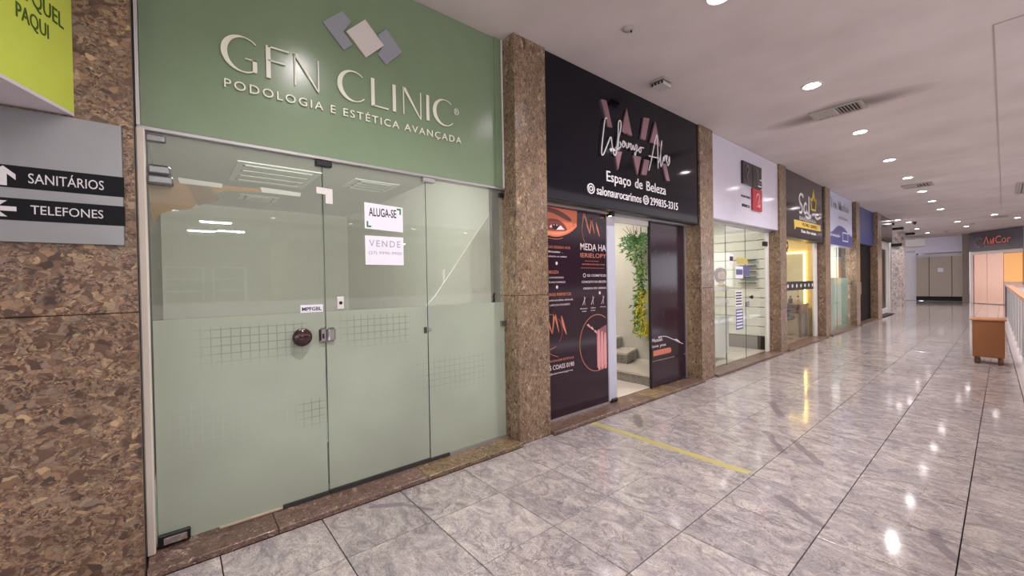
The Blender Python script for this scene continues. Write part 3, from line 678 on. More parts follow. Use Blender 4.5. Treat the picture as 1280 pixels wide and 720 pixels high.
grille(-7.0, -6.65, .70, 1.17, 2.8, 'small far ceiling grille inside the clinic', 3)
tag(MB().prism([(2.40, 2.19), (2.40, .04), (.62, .04), (1.42, 1.07), (1.78, 1.40)], fx(-3.24), -.012, 0).build('sloping_shape', mat('pale_shape', (232, 234, 224), .6)),
    'white sloping shape behind the right glass panel', 'panel')  # white shape fills the pale diagonal area behind the pane
tag(CB(-3.64, 2.09, .036, -3.6, 2.12, 1.65).build('steel_post', M_white), 'thin white post inside the clinic behind the right glass panel', 'post')
t = empty('low_cabinet', (-7.3, 1.2, .036), 'low grey cabinet at the back of the dim clinic', 'cabinet')
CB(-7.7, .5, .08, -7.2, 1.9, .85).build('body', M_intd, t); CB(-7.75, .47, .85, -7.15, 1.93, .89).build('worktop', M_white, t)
for i in range(3): CB(-7.2, .52+.46*i, .1, -7.18, .95+.46*i, .82).build('door', M_white, t)
B(-7.65, .55, .036, -7.25, 1.85, .08).build('plinth', M_dark, t)
lamp('AREA', 'clinic_fill', (-3.34, .85, 2.7), 34, (.97, 1, .94), .2, 1.3, rot=(0, math.radians(50), 0))  # added fill lamp, hidden behind the fascia sign to brighten the clinic

# ------------------------------------------------------------------ BAY 2: BLACK BEAUTY SALON
t = empty('salon_sign', (-2.9, 4.4, 2.36), 'black fascia sign with pink metallic W A shapes and white script', 'sign')
CB(-3.06, 2.84, 2.345, -2.885, 5.995, H-.002, c=.004).build('panel', M_navy, t)
B(-3.12, 2.84, 2.33, -2.885, 5.995, 2.345).build('soffit', M_black, t)
S2 = fx(-2.885)
M_rose = mat('rose_metal', (176, 140, 150), .28, .7)
for q in ([(3.709, 3.545), (3.798, 3.555), (3.901, 3.273), (3.822, 3.267)], [(4.186, 3.569), (4.08, 3.277), (4.165, 3.255), (4.185, 3.285), (4.205, 3.26), (4.291, 3.262)],
          [(4.546, 3.548), (4.675, 3.566), (4.578, 3.273), (4.466, 3.266)], [(4.811, 3.565), (4.68, 3.27), (4.919, 3.265)], [(3.945, 3.011), (4.079, 3.029), (3.996, 2.804)],
          [(4.304, 3.032), (4.474, 3.042), (4.391, 2.803)], [(4.547, 3.027), (4.661, 3.031), (4.587, 2.834), (4.478, 2.828)], [(4.968, 3.051), (5.058, 3.058), (5.147, 2.844), (5.062, 2.837)]):
    MB().prism(q, S2, .002, .022).build('logo_piece', M_rose, t)
M_wl = mat('white_letter', (240, 236, 238), .35)
def script(strokes, w_, fr, d0, d1, k=6):
    m = MB()
    for s_ in strokes: m.ribbon(smooth_pts(s_, k), w_, fr, d0, d1)
    return m
W1 = [(3.80, 3.35), (3.76, 3.33), (3.715, 3.12), (3.69, 2.95), (3.72, 2.93), (3.80, 3.06), (3.861, 3.155), (3.885, 3.06), (3.91, 2.98), (3.944, 2.965), (3.97, 3.05), (4.0, 3.2), (4.01, 3.34), (4.035, 3.385), (4.062, 3.36), (4.04, 3.25), (4.01, 3.17), (4.0, 3.08), (4.02, 3.06), (4.05, 3.09), (4.035, 3.14)]
A1 = [(4.636, 2.90), (4.70, 3.05), (4.77, 3.25), (4.82, 3.37), (4.84, 3.38), (4.85, 3.25), (4.853, 3.1), (4.853, 2.96)]
a1 = [(4.045, 3.10), (4.09, 3.13), (4.14, 3.14), (4.10, 3.16), (4.08, 3.11), (4.11, 3.09), (4.15, 3.15), (4.16, 3.10), (4.19, 3.10), (4.205, 3.16), (4.21, 3.11), (4.23, 3.15), (4.26, 3.155), (4.25, 3.11), (4.27, 3.09), (4.30, 3.15), (4.31, 3.10), (4.335, 3.11), (4.36, 3.17), (4.385, 3.15), (4.365, 3.10), (4.345, 3.04), (4.33, 3.06), (4.40, 3.11), (4.44, 3.15), (4.42, 3.11), (4.45, 3.09), (4.47, 3.13), (4.45, 3.155), (4.53, 3.16)]
a2 = [(4.86, 3.03), (4.90, 3.10), (4.945, 3.28), (4.95, 3.34), (4.93, 3.25), (4.915, 3.05), (4.93, 3.0), (4.97, 3.08), (4.99, 3.14), (5.0, 3.08), (5.02, 3.15), (5.04, 3.16), (5.05, 3.10), (5.07, 3.12), (5.08, 3.17), (5.055, 3.15), (5.07, 3.08), (5.11, 3.10), (5.135, 3.17), (5.14, 3.10), (5.10, 3.04), (5.09, 3.08), (5.15, 3.12)]
script([W1, A1, a1, a2, [(4.64, 3.085), (4.75, 3.09), (4.88, 3.10)]], .0125, S2, .022, .029).build('script_lettering', M_wl, t)
for s_, a, b_, c in (('Espaço', 3.80, 4.27, 2.612), ('de', 4.36, 4.52, 2.648), ('Beleza', 4.61, 5.07, 2.648)): text(s_, S2, a, b_, c, 2.768, .002, .008, .002).build('lettering', M_wl, t)
text('salonaurocarimos', S2, 3.62, 4.49, 2.475, 2.575, .002, .008, .002).build('lettering', M_wl, t)
text('299835-3315', S2, 4.69, 5.38, 2.475, 2.575, .002, .008, .002).build('lettering', M_wl, t)
for c in (3.52, 4.59):
    join(MB().ribbon(arc(c, 2.525, .055, .052, 0, 360-15, 22), .012, S2, .002, .012, True), MB().ribbon(arc(c, 2.525, .025, .025, 0, 345, 16), .01, S2, .002, .012, True)).build('round_icon', M_wl, t)
# storefront: posters, sliding door edge
tag(CB(-3.10, 2.84, 2.31, -3.0, 5.98, 2.375, c=.003).build('trim_3', M_alu), kind='structure')
sp_ = empty('track_spotlight', (-3.0, 4.02, 2.3), 'small dark fitting over the sliding door of the black salon', 'spotlight')
CB(-3.04, 3.99, 2.285, -2.97, 4.07, 2.325, c=.004).build('housing', M_black, sp_); MB().cyl((-2.99, 4.0, 2.285), (-2.99, 4.0, 2.28), .02, n=14).build('lens', mat('warm_glow', (255, 190, 120), .4, emit=4), sp_)
t = empty('poster_panel', (-3.06, 3.4, .05), 'tall dark aubergine poster panel with eye picture, left of the salon doorway', 'poster')
B(-3.07, 2.84, .052, -3.05, 3.995, 2.31).build('panel', M_auber, t)
B(-3.075, 2.84, .036, -3.043, 4.0, .056).build('bottom_rail', M_alu, t)
Q = fx(-3.05)
M_skin = mat('poster_skin', (222, 120, 84), .3); M_skin2 = mat('poster_skin_light', (232, 150, 112), .3); M_brow = mat('poster_brow', (112, 62, 56), .3)
M_or = mat('poster_copper', (196, 118, 92), .35); M_pw = mat('poster_white', (226, 214, 216), .35); M_pink = mat('poster_pink', (218, 152, 152), .3)
MB().prism([(2.845, 2.305), (3.481, 2.300), (3.470, 2.125)]+smooth_pts([(3.463, 2.12), (3.40, 2.075), (3.32, 2.035), (3.20, 2.0), (3.1, 1.992), (3.0, 2.005), (2.845, 2.03)], 3), Q, .0003, .001).build('eye_print', M_skin, t)
MB().prism(smooth_pts([(2.9, 2.02), (3.05, 2.012), (3.2, 2.02), (3.32, 2.055), (3.40, 2.10), (3.44, 2.18), (3.42, 2.13), (3.33, 2.075), (3.2, 2.045), (3.05, 2.04), (2.9, 2.06)], 3, True), Q, .001, .0013).build('eye_print', M_skin2, t)
MB().prism(smooth_pts([(2.85, 2.30), (3.0, 2.30), (3.15, 2.285), (3.28, 2.25), (3.38, 2.20), (3.36, 2.175), (3.25, 2.20), (3.1, 2.24), (2.95, 2.25), (2.85, 2.245)], 4, True), Q, .001, .0014).build('brow_print', M_brow, t)
MB().prism(smooth_pts([(2.86, 2.13), (3.0, 2.17), (3.15, 2.18), (3.26, 2.14), (3.31, 2.075), (3.2, 2.06), (3.05, 2.055), (2.9, 2.06)], 4, True), Q, .001, .0014).build('lash_print', mat('poster_shadow', (120, 58, 52), .3), t)
MB().prism([(3.14, 2.068), (3.21, 2.12), (3.275, 2.076)], Q, .0014, .0018).prism([(3.04, 2.09), (3.07, 2.12), (3.075, 2.085)], Q, .0014, .0018).build('eye_white_print', mat('poster_eyewhite', (240, 228, 232), .3), t)
MB().prism(arc(3.125, 2.10, .04, .032, 0, 345, 18), Q, .0014, .0018).build('iris_print', M_black, t)
join(*[MB().prism(arc(c, 2.118, .008, .006, 0, 330, 8), Q, .0018, .0021) for c in (3.11, 3.15)]).build('eye_glint_print', M_pw, t)
MB().ribbon(smooth_pts([(2.9, 1.99), (3.05, 1.972), (3.16, 1.97), (3.24, 1.985)], 5), .006, Q, .0003, .001).build('line_print', M_or, t)
def swirl(cx, cz, s):
    g = [[(-.5, .05), (-.42, .42), (-.36, .5), (-.2, .1), (-.1, -.12)], [(-.1, -.12), (-.02, .35), (0, .38), (.14, -.1)], [(.24, .32), (.3, .1), (.42, -.18)], [(-.5, .05), (-.44, -.3), (-.2, -.6), (.1, -.72)]]
    m = MB()
    for k_, q in enumerate(g):
        pts = smooth_pts([(cx+x*s, cz+y*s) for x, y in q], 6); n_ = len(pts)
        m.ribbon(pts, [s*(.012+.07*math.sin(math.pi*i/(n_-1))*(k_ < 3)) for i in range(n_)], Q, .0003, .001)
    return m
swirl(3.73, 2.10, .34).build('monogram_print', M_or, t); swirl(3.10, 1.01, .42).build('monogram_print', M_or, t)
MB().ribbon(arc(3.01, .985, .2, .185, 60, 300, 30), .006, Q, .0003, .001).ribbon(arc(3.01, .985, .2, .185, -40, 45, 12), .003, Q, .0003, .001).build('ring_print', M_or, t)
for s_, a, b_, c, d in (('MEDA HA', 3.527, 3.99, 1.868, 1.945), ('DE COSMETICOS', 3.64, 3.985, 1.565, 1.592), ('CONCEITO DA BELEZA', 3.54, 3.985, 1.493, 1.518), ('DESIGN DE UNHAS', 3.57, 3.985, 1.42, 1.442),
                        ('Michaelados  ...', 3.02, 3.24, 1.822, 1.842), ('alisados na cadeira', 3.02, 3.30, 1.775, 1.793), ('CORTE MODERNO', 3.02, 3.245, 1.548, 1.566), ('PLANO DIVERSOS', 3.02, 3.27, 1.498, 1.517),
                        ('sobrancelhas alinhada', 3.02, 3.39, 1.306, 1.326), ('LASH OU COLORIDO', 3.03, 3.34, 1.255, 1.274), ('S COASS 0190', 3.01, 3.39, .575, .625), ('@salonbeautygirosa', 3.01, 3.37, .522, .545),
                        ('Manicure', 3.51, 3.63, 1.195, 1.21), ('Cílios', 3.69, 3.78, 1.196, 1.211), ('Massag', 3.87, 3.97, 1.198, 1.212), ('facial', 3.54, 3.61, 1.165, 1.178), ('design', 3.69, 3.77, 1.166, 1.18)):
    text(s_, Q, a, b_, c, d, .0003, .001, .004).build('lettering', M_pw, t)
for s_, a, b_, c, d in (('CAS DESIGIO HOR', 3.01, 3.36, 1.868, 1.895), ('IERIELOPY', 3.525, 3.99, 1.785, 1.835), ('SOBRANCELHAS', 3.55, 3.96, 1.70, 1.715), ('BELEZA', 3.02, 3.17, 1.60, 1.632), ('MAIS PERFEITOS', 3.02, 3.36, 1.36, 1.392), ('MASSAGEM ESTÉTICA', 3.0, 3.39, .66, .688)):
    text(s_, Q, a, b_, c, d, .0003, .001, .004).build('lettering', M_or, t)
m = MB()
for a, b_, z in ((3.60, 3.85, 1.745), (3.53, 3.95, 1.665)): m.ribbon([(a, z), (b_, z)], .004, Q, .0003, .001)
m.build('line_print', M_or, t)
m = MB()
for c, z in ((3.14, 1.71), (3.14, 1.455), (3.86, 1.373)): m.prism(arc(c, z, .016, .018, 0, 330, 12), Q, .0003, .001)
m.ribbon(arc(3.59, 1.58, .022, .02, 0, 345, 14), .006, Q, .0003, .001, True)
for c in (3.58, 3.73, 3.92):
    m.ribbon([(c-.03, 1.24), (c+.02, 1.33)], .006, Q, .0003, .001).ribbon([(c+.01, 1.24), (c-.0, 1.34)], .004, Q, .0003, .001)
m.build('icon_print', M_pw, t)['kind'] = 'stuff'
MB().ribbon([p for p in arc(3.80, .79, .31, .33, 0, 350, 48) if p[0] < 3.99], .008, Q, .0015, .002).build('ring_print', M_or, t)
# pink gloves hanging in the round picture
m = MB(); m2 = MB()
for i, x in enumerate((3.82, 3.88, 3.94)):
    m.prism(smooth_pts([(x-.015, .50), (x-.02, .75), (x-.005, .92-.02*i), (x+.02, .93-.02*i), (x+.03, .8), (x+.03, .49)], 3, True), Q, .0008, .0012)
for x, z in ((3.64, 1.01), (3.70, .975), (3.765, .93)): m.prism(smooth_pts([(x-.02, z), (x, z+.012), (x+.03, z-.01), (x+.04, z-.035), (x+.005, z-.02)], 3, True), Q, .0008, .0012)
m2.prism([(3.79, .50), (3.79, .93), (3.98, .99), (3.98, .47), (3.86, .465)], Q, .0003, .0008)
m2.build('glove_shadow_print', mat('poster_mauve', (136, 84, 92), .3), t); m.build('glove_print', M_pink, t)
# sliding door edge strip with foot block
t = empty('sliding_door', (-3.05, 4.09, .05), 'pale grey edge of the sliding door beside the dark poster', 'door')
CB(-3.085, 4.0, .058, -3.035, 4.155, 2.31, c=.006).build('stile', mat('door_stile', (196, 198, 212), .35, .1), t)
CB(-3.06, 4.03, .037, -3.02, 4.15, .085, c=.01).build('floor_guide', M_black, t)
# right dark leaf
t = empty('dark_door_panel', (-3.06, 5.4, .05), 'dark aubergine glass panel with copper strip, right of the salon doorway', 'door')
B(-3.07, 4.945, .41, -3.05, 5.862, 2.31).build('panel', M_auber, t); B(-3.07, 4.945, .06, -3.048, 5.862, .395).build('kick_panel', M_auber, t)
B(-3.075, 5.865, .04, -3.04, 5.90, 2.31).build('stile', M_alu, t); B(-3.075, 4.93, .04, -3.04, 4.946, 2.31).build('stile', M_dark, t)
B(-3.045, 4.92, .42, -3.025, 4.95, .6).build('handle', M_black, t)
MB().prism([(4.96, .475), (5.44, .475), (5.46, .50), (5.45, .535), (5.42, .55), (4.96, .55)], Q, .0003, .0015).build('strip_print', M_or, t)
text('Massak', Q, 4.955, 5.235, .665, .715, .0003, .001, .004).build('lettering', M_pw, t); text('love you', Q, 4.955, 5.31, .575, .63, .0003, .001, .004).build('lettering', M_pw, t)
m = MB().ribbon(smooth_pts([(5.15, .722), (5.3, .72), (5.5, .66), (5.7, .59), (5.80, .56)], 6), .008, Q, .0003, .001).prism([(5.54, .655), (5.62, .65), (5.73, .585), (5.6, .615)], Q, .0003, .001)
m.build('flourish_print', M_pw, t)
MB().prism([(5.12, .73), (5.2, .735), (5.2, .715), (5.12, .71)], Q, .0003, .001).build('flourish_print', M_pw, t)
m = MB()
random.seed(3)
for i in range(16):
    y, z = random.uniform(5.02, 5.75), random.uniform(.95, 2.15); l = random.uniform(.04, .10)
    m.prism(smooth_pts([(y, z), (y+.012, z+l*.5), (y+.03, z+l), (y+.006, z+l*.6)], 2, True), Q, .0003, .0007)
m.build('leaf_print', mat('poster_leaf', (104, 78, 92), .25), t)
# salon interior: stairs, garland, framed end wall, added light
M_marble = mat('stair_marble', (198, 190, 178), .3); M_riser = granite('riser_stone', 40, [(110, 104, 96), (150, 144, 134), (168, 162, 150), (140, 134, 126), (190, 184, 172)], .4)
t = empty('staircase', (-4.2, 5.5, .035), 'pale stone winding stairs inside the black salon', 'stairs')
for poly, z0, z1 in (([(-3.12, 5.06), (-3.12, 6.04), (-4.6, 6.04), (-4.6, 5.06)], .035, .19), ([(-3.82, 5.5), (-4.0, 6.04), (-5.2, 6.04), (-5.2, 5.3)], .195, .36), ([(-4.2, 5.6), (-4.3, 6.04), (-5.6, 6.04), (-5.6, 5.4)], .365, .545), ([(-4.5, 5.6), (-4.6, 6.04), (-6, 6.04), (-6, 5.4)], .55, .73)):
    pl = list(poly)
    top = lambda u, v, d: (u, v, d)
    MB().prism(pl, top, z0, z1-.03).build('riser', M_riser, t)
    MB().prism([(x+.0, y-.01 if y < 6 else y) for x, y in pl], top, z1-.03, z1).build('tread', M_marble, t)
gr = empty('leaf_garland', (-3.86, 5.9, .6), 'hanging green and yellow leafy garland on the salon wall', 'plant')
M_leaf = mat('leaf_green', (70, 116, 58), .5); M_leaf2 = mat('leaf_pale', (134, 166, 84), .5); M_leafy = mat('leaf_yellow', (232, 218, 66), .5)
def leaf(m, p, d, l, wd):
    p = Vector(p); d = Vector(d).normalized(); s_ = d.cross(Vector((0, 1, .2))).normalized()*wd; nrm = d.cross(s_).normalized()*wd*.5
    m.add([p, p+d*l*.35+s_, p+d*l, p+d*l*.35-s_, p+d*l*.4+nrm], [(0, 1, 4), (1, 2, 4), (2, 3, 4), (3, 0, 4), (0, 3, 2, 1)])
random.seed(11)
for nm, mt, z0, z1, cnt, yel in (('foliage', M_leaf, .75, 2.3, 260, 0), ('foliage', M_leaf2, .6, 2.15, 330, 0), ('yellow_foliage', M_leafy, .62, 1.35, 220, 1)):
    m = MB()
    for i in range(cnt):
        z = random.uniform(z0, z1); c = -3.84+(.05 if yel else 0)+.03*math.sin(z*5); rad = .06+.07*(z > 1.85)+.03*random.random()
        if z > 1.9 and random.random() < .3: c -= .06
        leaf(m, (c+random.gauss(0, rad*.6), 5.93-abs(random.gauss(0, .04)), z), (random.gauss(0, 1), -abs(random.gauss(0, .6)), random.gauss(-.5, .7)), random.uniform(.05, .10), random.uniform(.01, .02))
    tag(m.build(nm, mt, gr), kind='stuff')
m = MB().cyl((-3.84, 5.96, .7), (-3.84, 5.96, 2.4), .008, n=6); m.build('stem', M_leaf, gr)
for k in range(9):
    a = math.radians(150+k*30); m = MB(); base = Vector((-3.86, 5.9, 2.2))
    d = Vector((math.cos(a), -.25, math.sin(a)*.7)); pts = [base+d*.32*s_/6+Vector((0, 0, -.12*(s_/6)**2)) for s_ in range(7)]
    for i in range(6):
        for sg in (1, -1): leaf(m, pts[i], (d+Vector((0, 0, sg*.8))+Vector((0, -.1, 0))), .13-.012*i, .014)
        leaf(m, pts[i], d, .1, .012)
    m.build('frond', M_leaf, gr)
t = empty('bare_twigs', (-4.02, 5.95, 2.2), 'dark reddish twigs above the leafy garland', 'twigs')
for k in range(5): MB().cyl((-3.95, 5.93, 2.2), (-4.12+.07*k, 5.85, 2.4+.03*(k % 2)), .007, .003, 6).build('twig', mat('twig_red', (104, 54, 56), .6), t)
tag(CB(-3.86, 5.985, .60, -3.68, 6.04, .80).build('yellow_box', mat('yellow_plate', (238, 206, 90), .5)), 'yellow plate on the wall at the foot of the garland', 'plate')
lamp('AREA', 'salon_fill', (-4.6, 4.7, 2.77), 20, (1, .93, .84), 1.0, 1.6)  # unseen lamp and glowing panel added to light the salon
t = tag(CB(-5.1, 3.9, 2.785, -4.1, 5.5, 2.815).build('fill_panel', mat('fill_panel_glow', (255, 240, 220), .5, emit=1.5)), 'flat white light panel added unseen on the salon ceiling', 'ceiling light')
tag(CB(-3.1, 4.16, 2.24, -3.06, 4.94, 2.31).build('trim_4', M_white), kind='structure')

# ------------------------------------------------------------------ BAY 3: WHITE SIGN SHOP
t = empty('white_fascia_sign', (-2.95, 7.9, 2.47), 'glossy white fascia sign with two black and one red squares', 'sign')
CB(-3.09, 6.45, 2.473, -2.895, 9.345, H-.003, c=.006).build('panel', mat('white_gloss', (216, 212, 226), .12, spec=.6), t)
S3 = fx(-2.895); M_bk = mat('logo_black', (42, 36, 40), .2); M_rd = mat('logo_red', (176, 44, 56), .2)
for a, b_, c, d, mm in ((7.553, 7.975, 3.16, 3.56, M_bk), (7.99, 8.41, 3.16, 3.56, M_bk), (7.99, 8.42, 2.745, 3.145, M_rd)):
    CB(-2.893, a, c, -2.86, b_, d, c=.008).build('logo_tile', mm, t)
S3b = fx(-2.86)
m = MB().ribbon(smooth_pts([(7.68, 3.44), (7.74, 3.5), (7.8, 3.43), (7.75, 3.35), (7.72, 3.28), (7.8, 3.22)], 6), .03, S3b, 0, .008)
m.ribbon(smooth_pts([(8.12, 3.42), (8.18, 3.5), (8.2, 3.36), (8.2, 3.26), (8.32, 3.25)], 6), .022, S3b, 0, .008).build('logo_sign', mat('dull_silver', (132, 126, 128), .3, .6), t)
MB().ribbon(smooth_pts([(8.12, 2.98), (8.18, 3.05), (8.27, 3.02), (8.24, 2.92), (8.2, 2.86), (8.3, 2.84)], 6), .03, S3b, 0, .008).ribbon([(8.12, 2.82), (8.32, 2.82)], .018, S3b, 0, .008).build('logo_sign', mat('logo_pink', (236, 150, 150), .3), t)
MB().ribbon([(8.22, 3.2), (8.36, 3.2)], .02, S3b, 0, .008).ribbon([(8.30, 3.32), (8.38, 3.32)], .02, S3b, 0, .008).build('logo_bar', M_wl, t)
text('HARTING', S3, 7.56, 7.95, 2.935, 2.975, .001, .006, .01, 1.3).build('lettering', M_bk, t)
text('SERVICO', S3, 7.58, 7.92, 2.77, 2.82, .001, .006, .03).build('lettering', M_bk, t)
tag(B(-3.10, 6.43, 2.44, -3.0, 9.345, 2.47).build('trim_5', M_alu), kind='structure')
def clear_leaf(name, y0, y1, label, z0=.04, z1=2.44, m=M_glass, group=None):
    t = empty(name, (GX, (y0+y1)/2, z0), label, 'door', group)
    B(GX-.008, y0+.004, z0, GX, y1-.004, z1).build('glass_pane', m, t); B(GX-.0095, y0+.001, z0, GX+.0015, y0+.0035, z1).build('glass_edge', M_edge, t)
    return t
g1 = clear_leaf('glass_door', 6.43, 7.28, 'left clear glass leaf of the white sign shop', group='white shop glass leaves')
g2 = clear_leaf('glass_door', 7.28, 8.12, 'middle clear glass leaf with blue price card, white sign shop', group='white shop glass leaves')
g3 = clear_leaf('glass_door', 8.12, 9.15, 'right clear glass leaf with black knob, white sign shop', group='white shop glass leaves')
MB().lathe((GX, 8.30, 1.17), (1, 0, 0), [(0, .02), (.02, .022), (.03, .035), (.05, .035), (.06, .01)], 18).build('knob', M_black, g3)
CB(GX-.02, 8.13, .99, GX+.02, 8.24, 1.09, c=.01).build('lock', M_chrome, g3)
CB(GX-.03, 9.02, 2.16, GX+.03, 9.16, 2.25, c=.008).build('hinge', M_black, g3)
tag(CB(-3.09, 9.15, .036, -3.03, 9.24, 2.44).build('trim_6', M_white), kind='structure')
R3 = fx(GX)
def card(name, y0, y1, z0, z1, m, label, rows=0, rm=None):
    t = empty(name, (GX, (y0+y1)/2, z0), label, 'card'); B(GX+.0006, y0, z0, GX+.002, y1, z1).build('paper', m, t)
    if rows:
        mm = MB()
        for i in range(rows):
            z = z1-(z1-z0)*(i+.7)/(rows+.5); mm.ribbon([(y0+.02, z), (y1-.02, z)], (z1-z0)/rows*.45, R3, .002, .003)
        mm.build('lettering', rm, t)
    return t
M_blu = mat('card_blue', (92, 96, 140), .5); M_yel = mat('card_yellow', (196, 184, 104), .5)
card('white_card', 7.42, 7.60, 1.78, 1.95, M_paper, 'small white card with black print on the white shop glass', 1, M_black)
card('blue_white_card', 7.68, 8.0, 1.52, 1.74, M_paper, 'white card with a blue band on the white shop glass', 1, M_blu)
card('blue_card', 8.03, 8.30, 1.56, 1.75, M_blu, 'blue card on the white shop glass seam')
card('yellow_card', 7.72, 8.22, 1.78, 1.90, M_yel, 'yellow banner card on the white shop glass')
card('hours_card', 7.66, 7.95, 1.02, 1.30, M_paper, 'white opening hours card on the white shop glass', 5, M_black)
card('schedule_card', 7.68, 7.98, .60, .97, M_blu, 'tall blue schedule card low on the white shop glass', 6, M_paper)
# slatwall on the dividing wall
sw = empty('slat_wall', (-4.2, 9.33, .3), 'white slatted display wall inside the white sign shop', 'display wall')
for i in range(11): CB(-5.6, 9.355, .32+.2*i, -3.13, 9.385, .51+.2*i, c=.006).build('slat', mat('slat_white', (226, 222, 212), .4), sw)
B(-5.6, 9.36, .036, -3.13, 9.395, .30).build('skirting', mat('skirt_grey', (140, 130, 126), .5), sw)
for i in range(5): tag(CB(-3.62, 9.25, 1.42+.12*i, -3.3, 9.35, 1.435+.12*i).build('display_shelf', M_dark), ['lowest', 'second lowest', 'middle', 'second highest', 'highest'][i]+' small dark shelf on the white slatted wall', 'shelf', 'dark shelves on slatted wall')
t = empty('white_cabinet', (-3.5, 7.6, .036), 'tall white display cabinet behind the left leaf of the white shop', 'cabinet')
CB(-3.75, 7.30, .14, -3.25, 7.86, .82).build('body', M_white, t)
for a, b_ in ((-3.72, 7.33), (-3.72, 7.81), (-3.29, 7.33), (-3.29, 7.81)):
    B(a, b_, .036, a+.02, b_+.02, .14).build('leg', M_alu, t); B(a, b_, .82, a+.02, b_+.02, 1.32).build('post', M_alu, t)
for z in (1.06, 1.3): CB(-3.75, 7.30, z, -3.25, 7.86, z+.09).build('shelf', M_white, t)
t = empty('wig_head', (-3.34, 7.77, 1.39), 'tan display head wearing brown hair on the white cabinet', 'display head')
MB().lathe((-3.34, 7.77, 1.39), (0, 0, 1), [(0, .07), (.02, .07), (.05, .045), (.1, .045), (.13, .07), (.18, .085), (.24, .085), (.29, .06), (.31, .02)], 20).build('head', mat('tan_head', (196, 156, 120), .6), t)
MB().lathe((-3.36, 7.79, 1.46), (0, 0, 1), [(0, .06), (.05, .09), (.15, .105), (.2, .1), (.25, .07), (.27, .02)], 18).build('hair', mat('brown_hair', (110, 70, 44), .7), t)
lamp('AREA', 'white_shop_fill', (-4.2, 8.0, 2.77), 19, (1, .95, .88), .8, 1.2)  # lamp and panel added out of view to brighten this interior
tag(CB(-4.6, 7.4, 2.785, -3.8, 8.6, 2.815).build('fill_panel', mat('fill_panel_glow', (255, 240, 220), .5, emit=1.5)), 'flat light panel added unseen on the white sign shop ceiling', 'ceiling light')

# ------------------------------------------------------------------ BAY 4: BLACK AND YELLOW SHOP
t = empty('black_yellow_sign', (-2.95, 11.1, 2.4), 'dark fascia sign with white word Sol, yellow crown and yellow ribbon', 'sign')
CB(-3.09, 9.75, 2.415, -2.895, 12.59, H-.003, c=.006).build('panel', mat('charcoal_gloss', (46, 38, 42), .1, spec=.55), t)
B(-3.1, 9.75, 2.38, -2.895, 12.59, 2.415).build('soffit', M_black, t)
Sf = [(10.93, 3.32), (10.88, 3.37), (10.75, 3.38), (10.66, 3.3), (10.70, 3.2), (10.82, 3.13), (10.86, 3.05), (10.78, 2.97), (10.66, 2.98)]
script([Sf, [(11.18, 3.17), (11.1, 3.22), (11.0, 3.15), (10.99, 3.03), (11.08, 2.98), (11.18, 3.06), (11.2, 3.2), (11.2, 3.05), (11.28, 2.98)], [(11.36, 3.40), (11.36, 3.1), (11.36, 2.93), (11.5, 2.98)], [(11.1, 2.92), (11.3, 2.89), (11.5, 2.93)],
        [(11.6, 3.0), (11.75, 3.02), (11.9, 3.02)], [(11.8, 3.0), (11.95, 2.94), (12.1, 2.95), (12.3, 3.0)]], .05, S3, .002, .014, 5).build('script_lettering', M_wl, t)
M_gold = mat('yellow_gold', (234, 200, 84), .3)
MB().ribbon([(11.5, 3.38), (11.55, 3.12), (11.86, 3.12), (11.92, 3.42), (11.80, 3.34), (11.71, 3.58), (11.62, 3.34)], .05, S3, .002, .014, True).ribbon([(11.71, 3.58), (11.71, 3.40)], .04, S3, .002, .014).build('crown', M_gold, t)
text('BARBEARIA', S3, 10.67, 11.93, 2.805, 2.89, .002, .01, .012).build('lettering', mat('pale_letter', (186, 180, 182), .4), t)
MB().prism([(10.30, 2.78), (12.27, 2.80), (12.27, 2.65), (10.45, 2.63), (10.34, 2.57)], S3, .002, .01).build('ribbon', M_gold, t)
text('PROMO  SEMPRE', S3, 10.85, 11.95, 2.68, 2.755, .01, .013, .01).build('lettering', mat('brown_ink', (120, 96, 40), .5), t)
text('Rua das casas', S3, 10.8, 11.9, 2.53, 2.60, .002, .01, .01).build('lettering', M_wl, t)
g4 = clear_leaf('glass_door', 9.75, 12.33, 'wide clear glass pane with black icon band, black and yellow shop', z1=2.38)
tag(CB(-3.09, 12.34, .036, -3.03, 12.56, 2.38).build('trim_7', M_white), kind='structure')
t = empty('icon_band', (GX, 11.2, 1.25), 'black adhesive band with pale icons across the glass of the black and yellow shop', 'sticker')
B(GX+.0006, 9.76, 1.235, GX+.002, 12.3, 1.435).build('band', M_black, t)
m = MB()
for i in range(7): m.prism(arc(10.42+.3*i, 1.335, .06, .045, 0, 300, 5+i % 3), R3, .002, .003)
m.build('icon_print', M_pw, t)['kind'] = 'stuff'
tag(MB().ribbon(smooth_pts([(10.3, 2.28), (10.42, 2.30), (10.45, 2.2), (10.36, 2.15), (10.44, 2.08)], 5), .05, R3, .0006, .002).build('glass_sticker', M_black), 'small black squiggle sticker high on the black and yellow shop glass', 'sticker')
M_warm = mat('warm_wall', (236, 208, 150), .6); M_neon = mat('warm_led', (255, 222, 130), .5, emit=5)
tag(CB(-6, 12.56, .036, -3.12, 12.645, 2.8).build('wall_lining', M_warm), kind='structure')
t = empty('lit_mirror', (-3.55, 12.5, .88), 'tall mirror framed by a warm glowing light strip', 'mirror')
B(-3.95, 12.545, .88, -3.32, 12.555, 2.16).build('mirror_plate', mat('mirror_pale', (206, 196, 170), .15), t)
B(-3.31, 12.53, .86, -3.285, 12.555, 2.19).build('light_strip', M_neon, t); B(-4.0, 12.53, 2.165, -3.285, 12.555, 2.19).build('light_strip', M_neon, t)
t = empty('barber_desk', (-3.6, 12.0, .036), 'brown wooden desk inside the black and yellow shop', 'desk')
CB(-4.3, 11.9, .80, -3.2, 12.5, .86).build('desktop', mat('brown_desk', (122, 76, 56), .35), t)
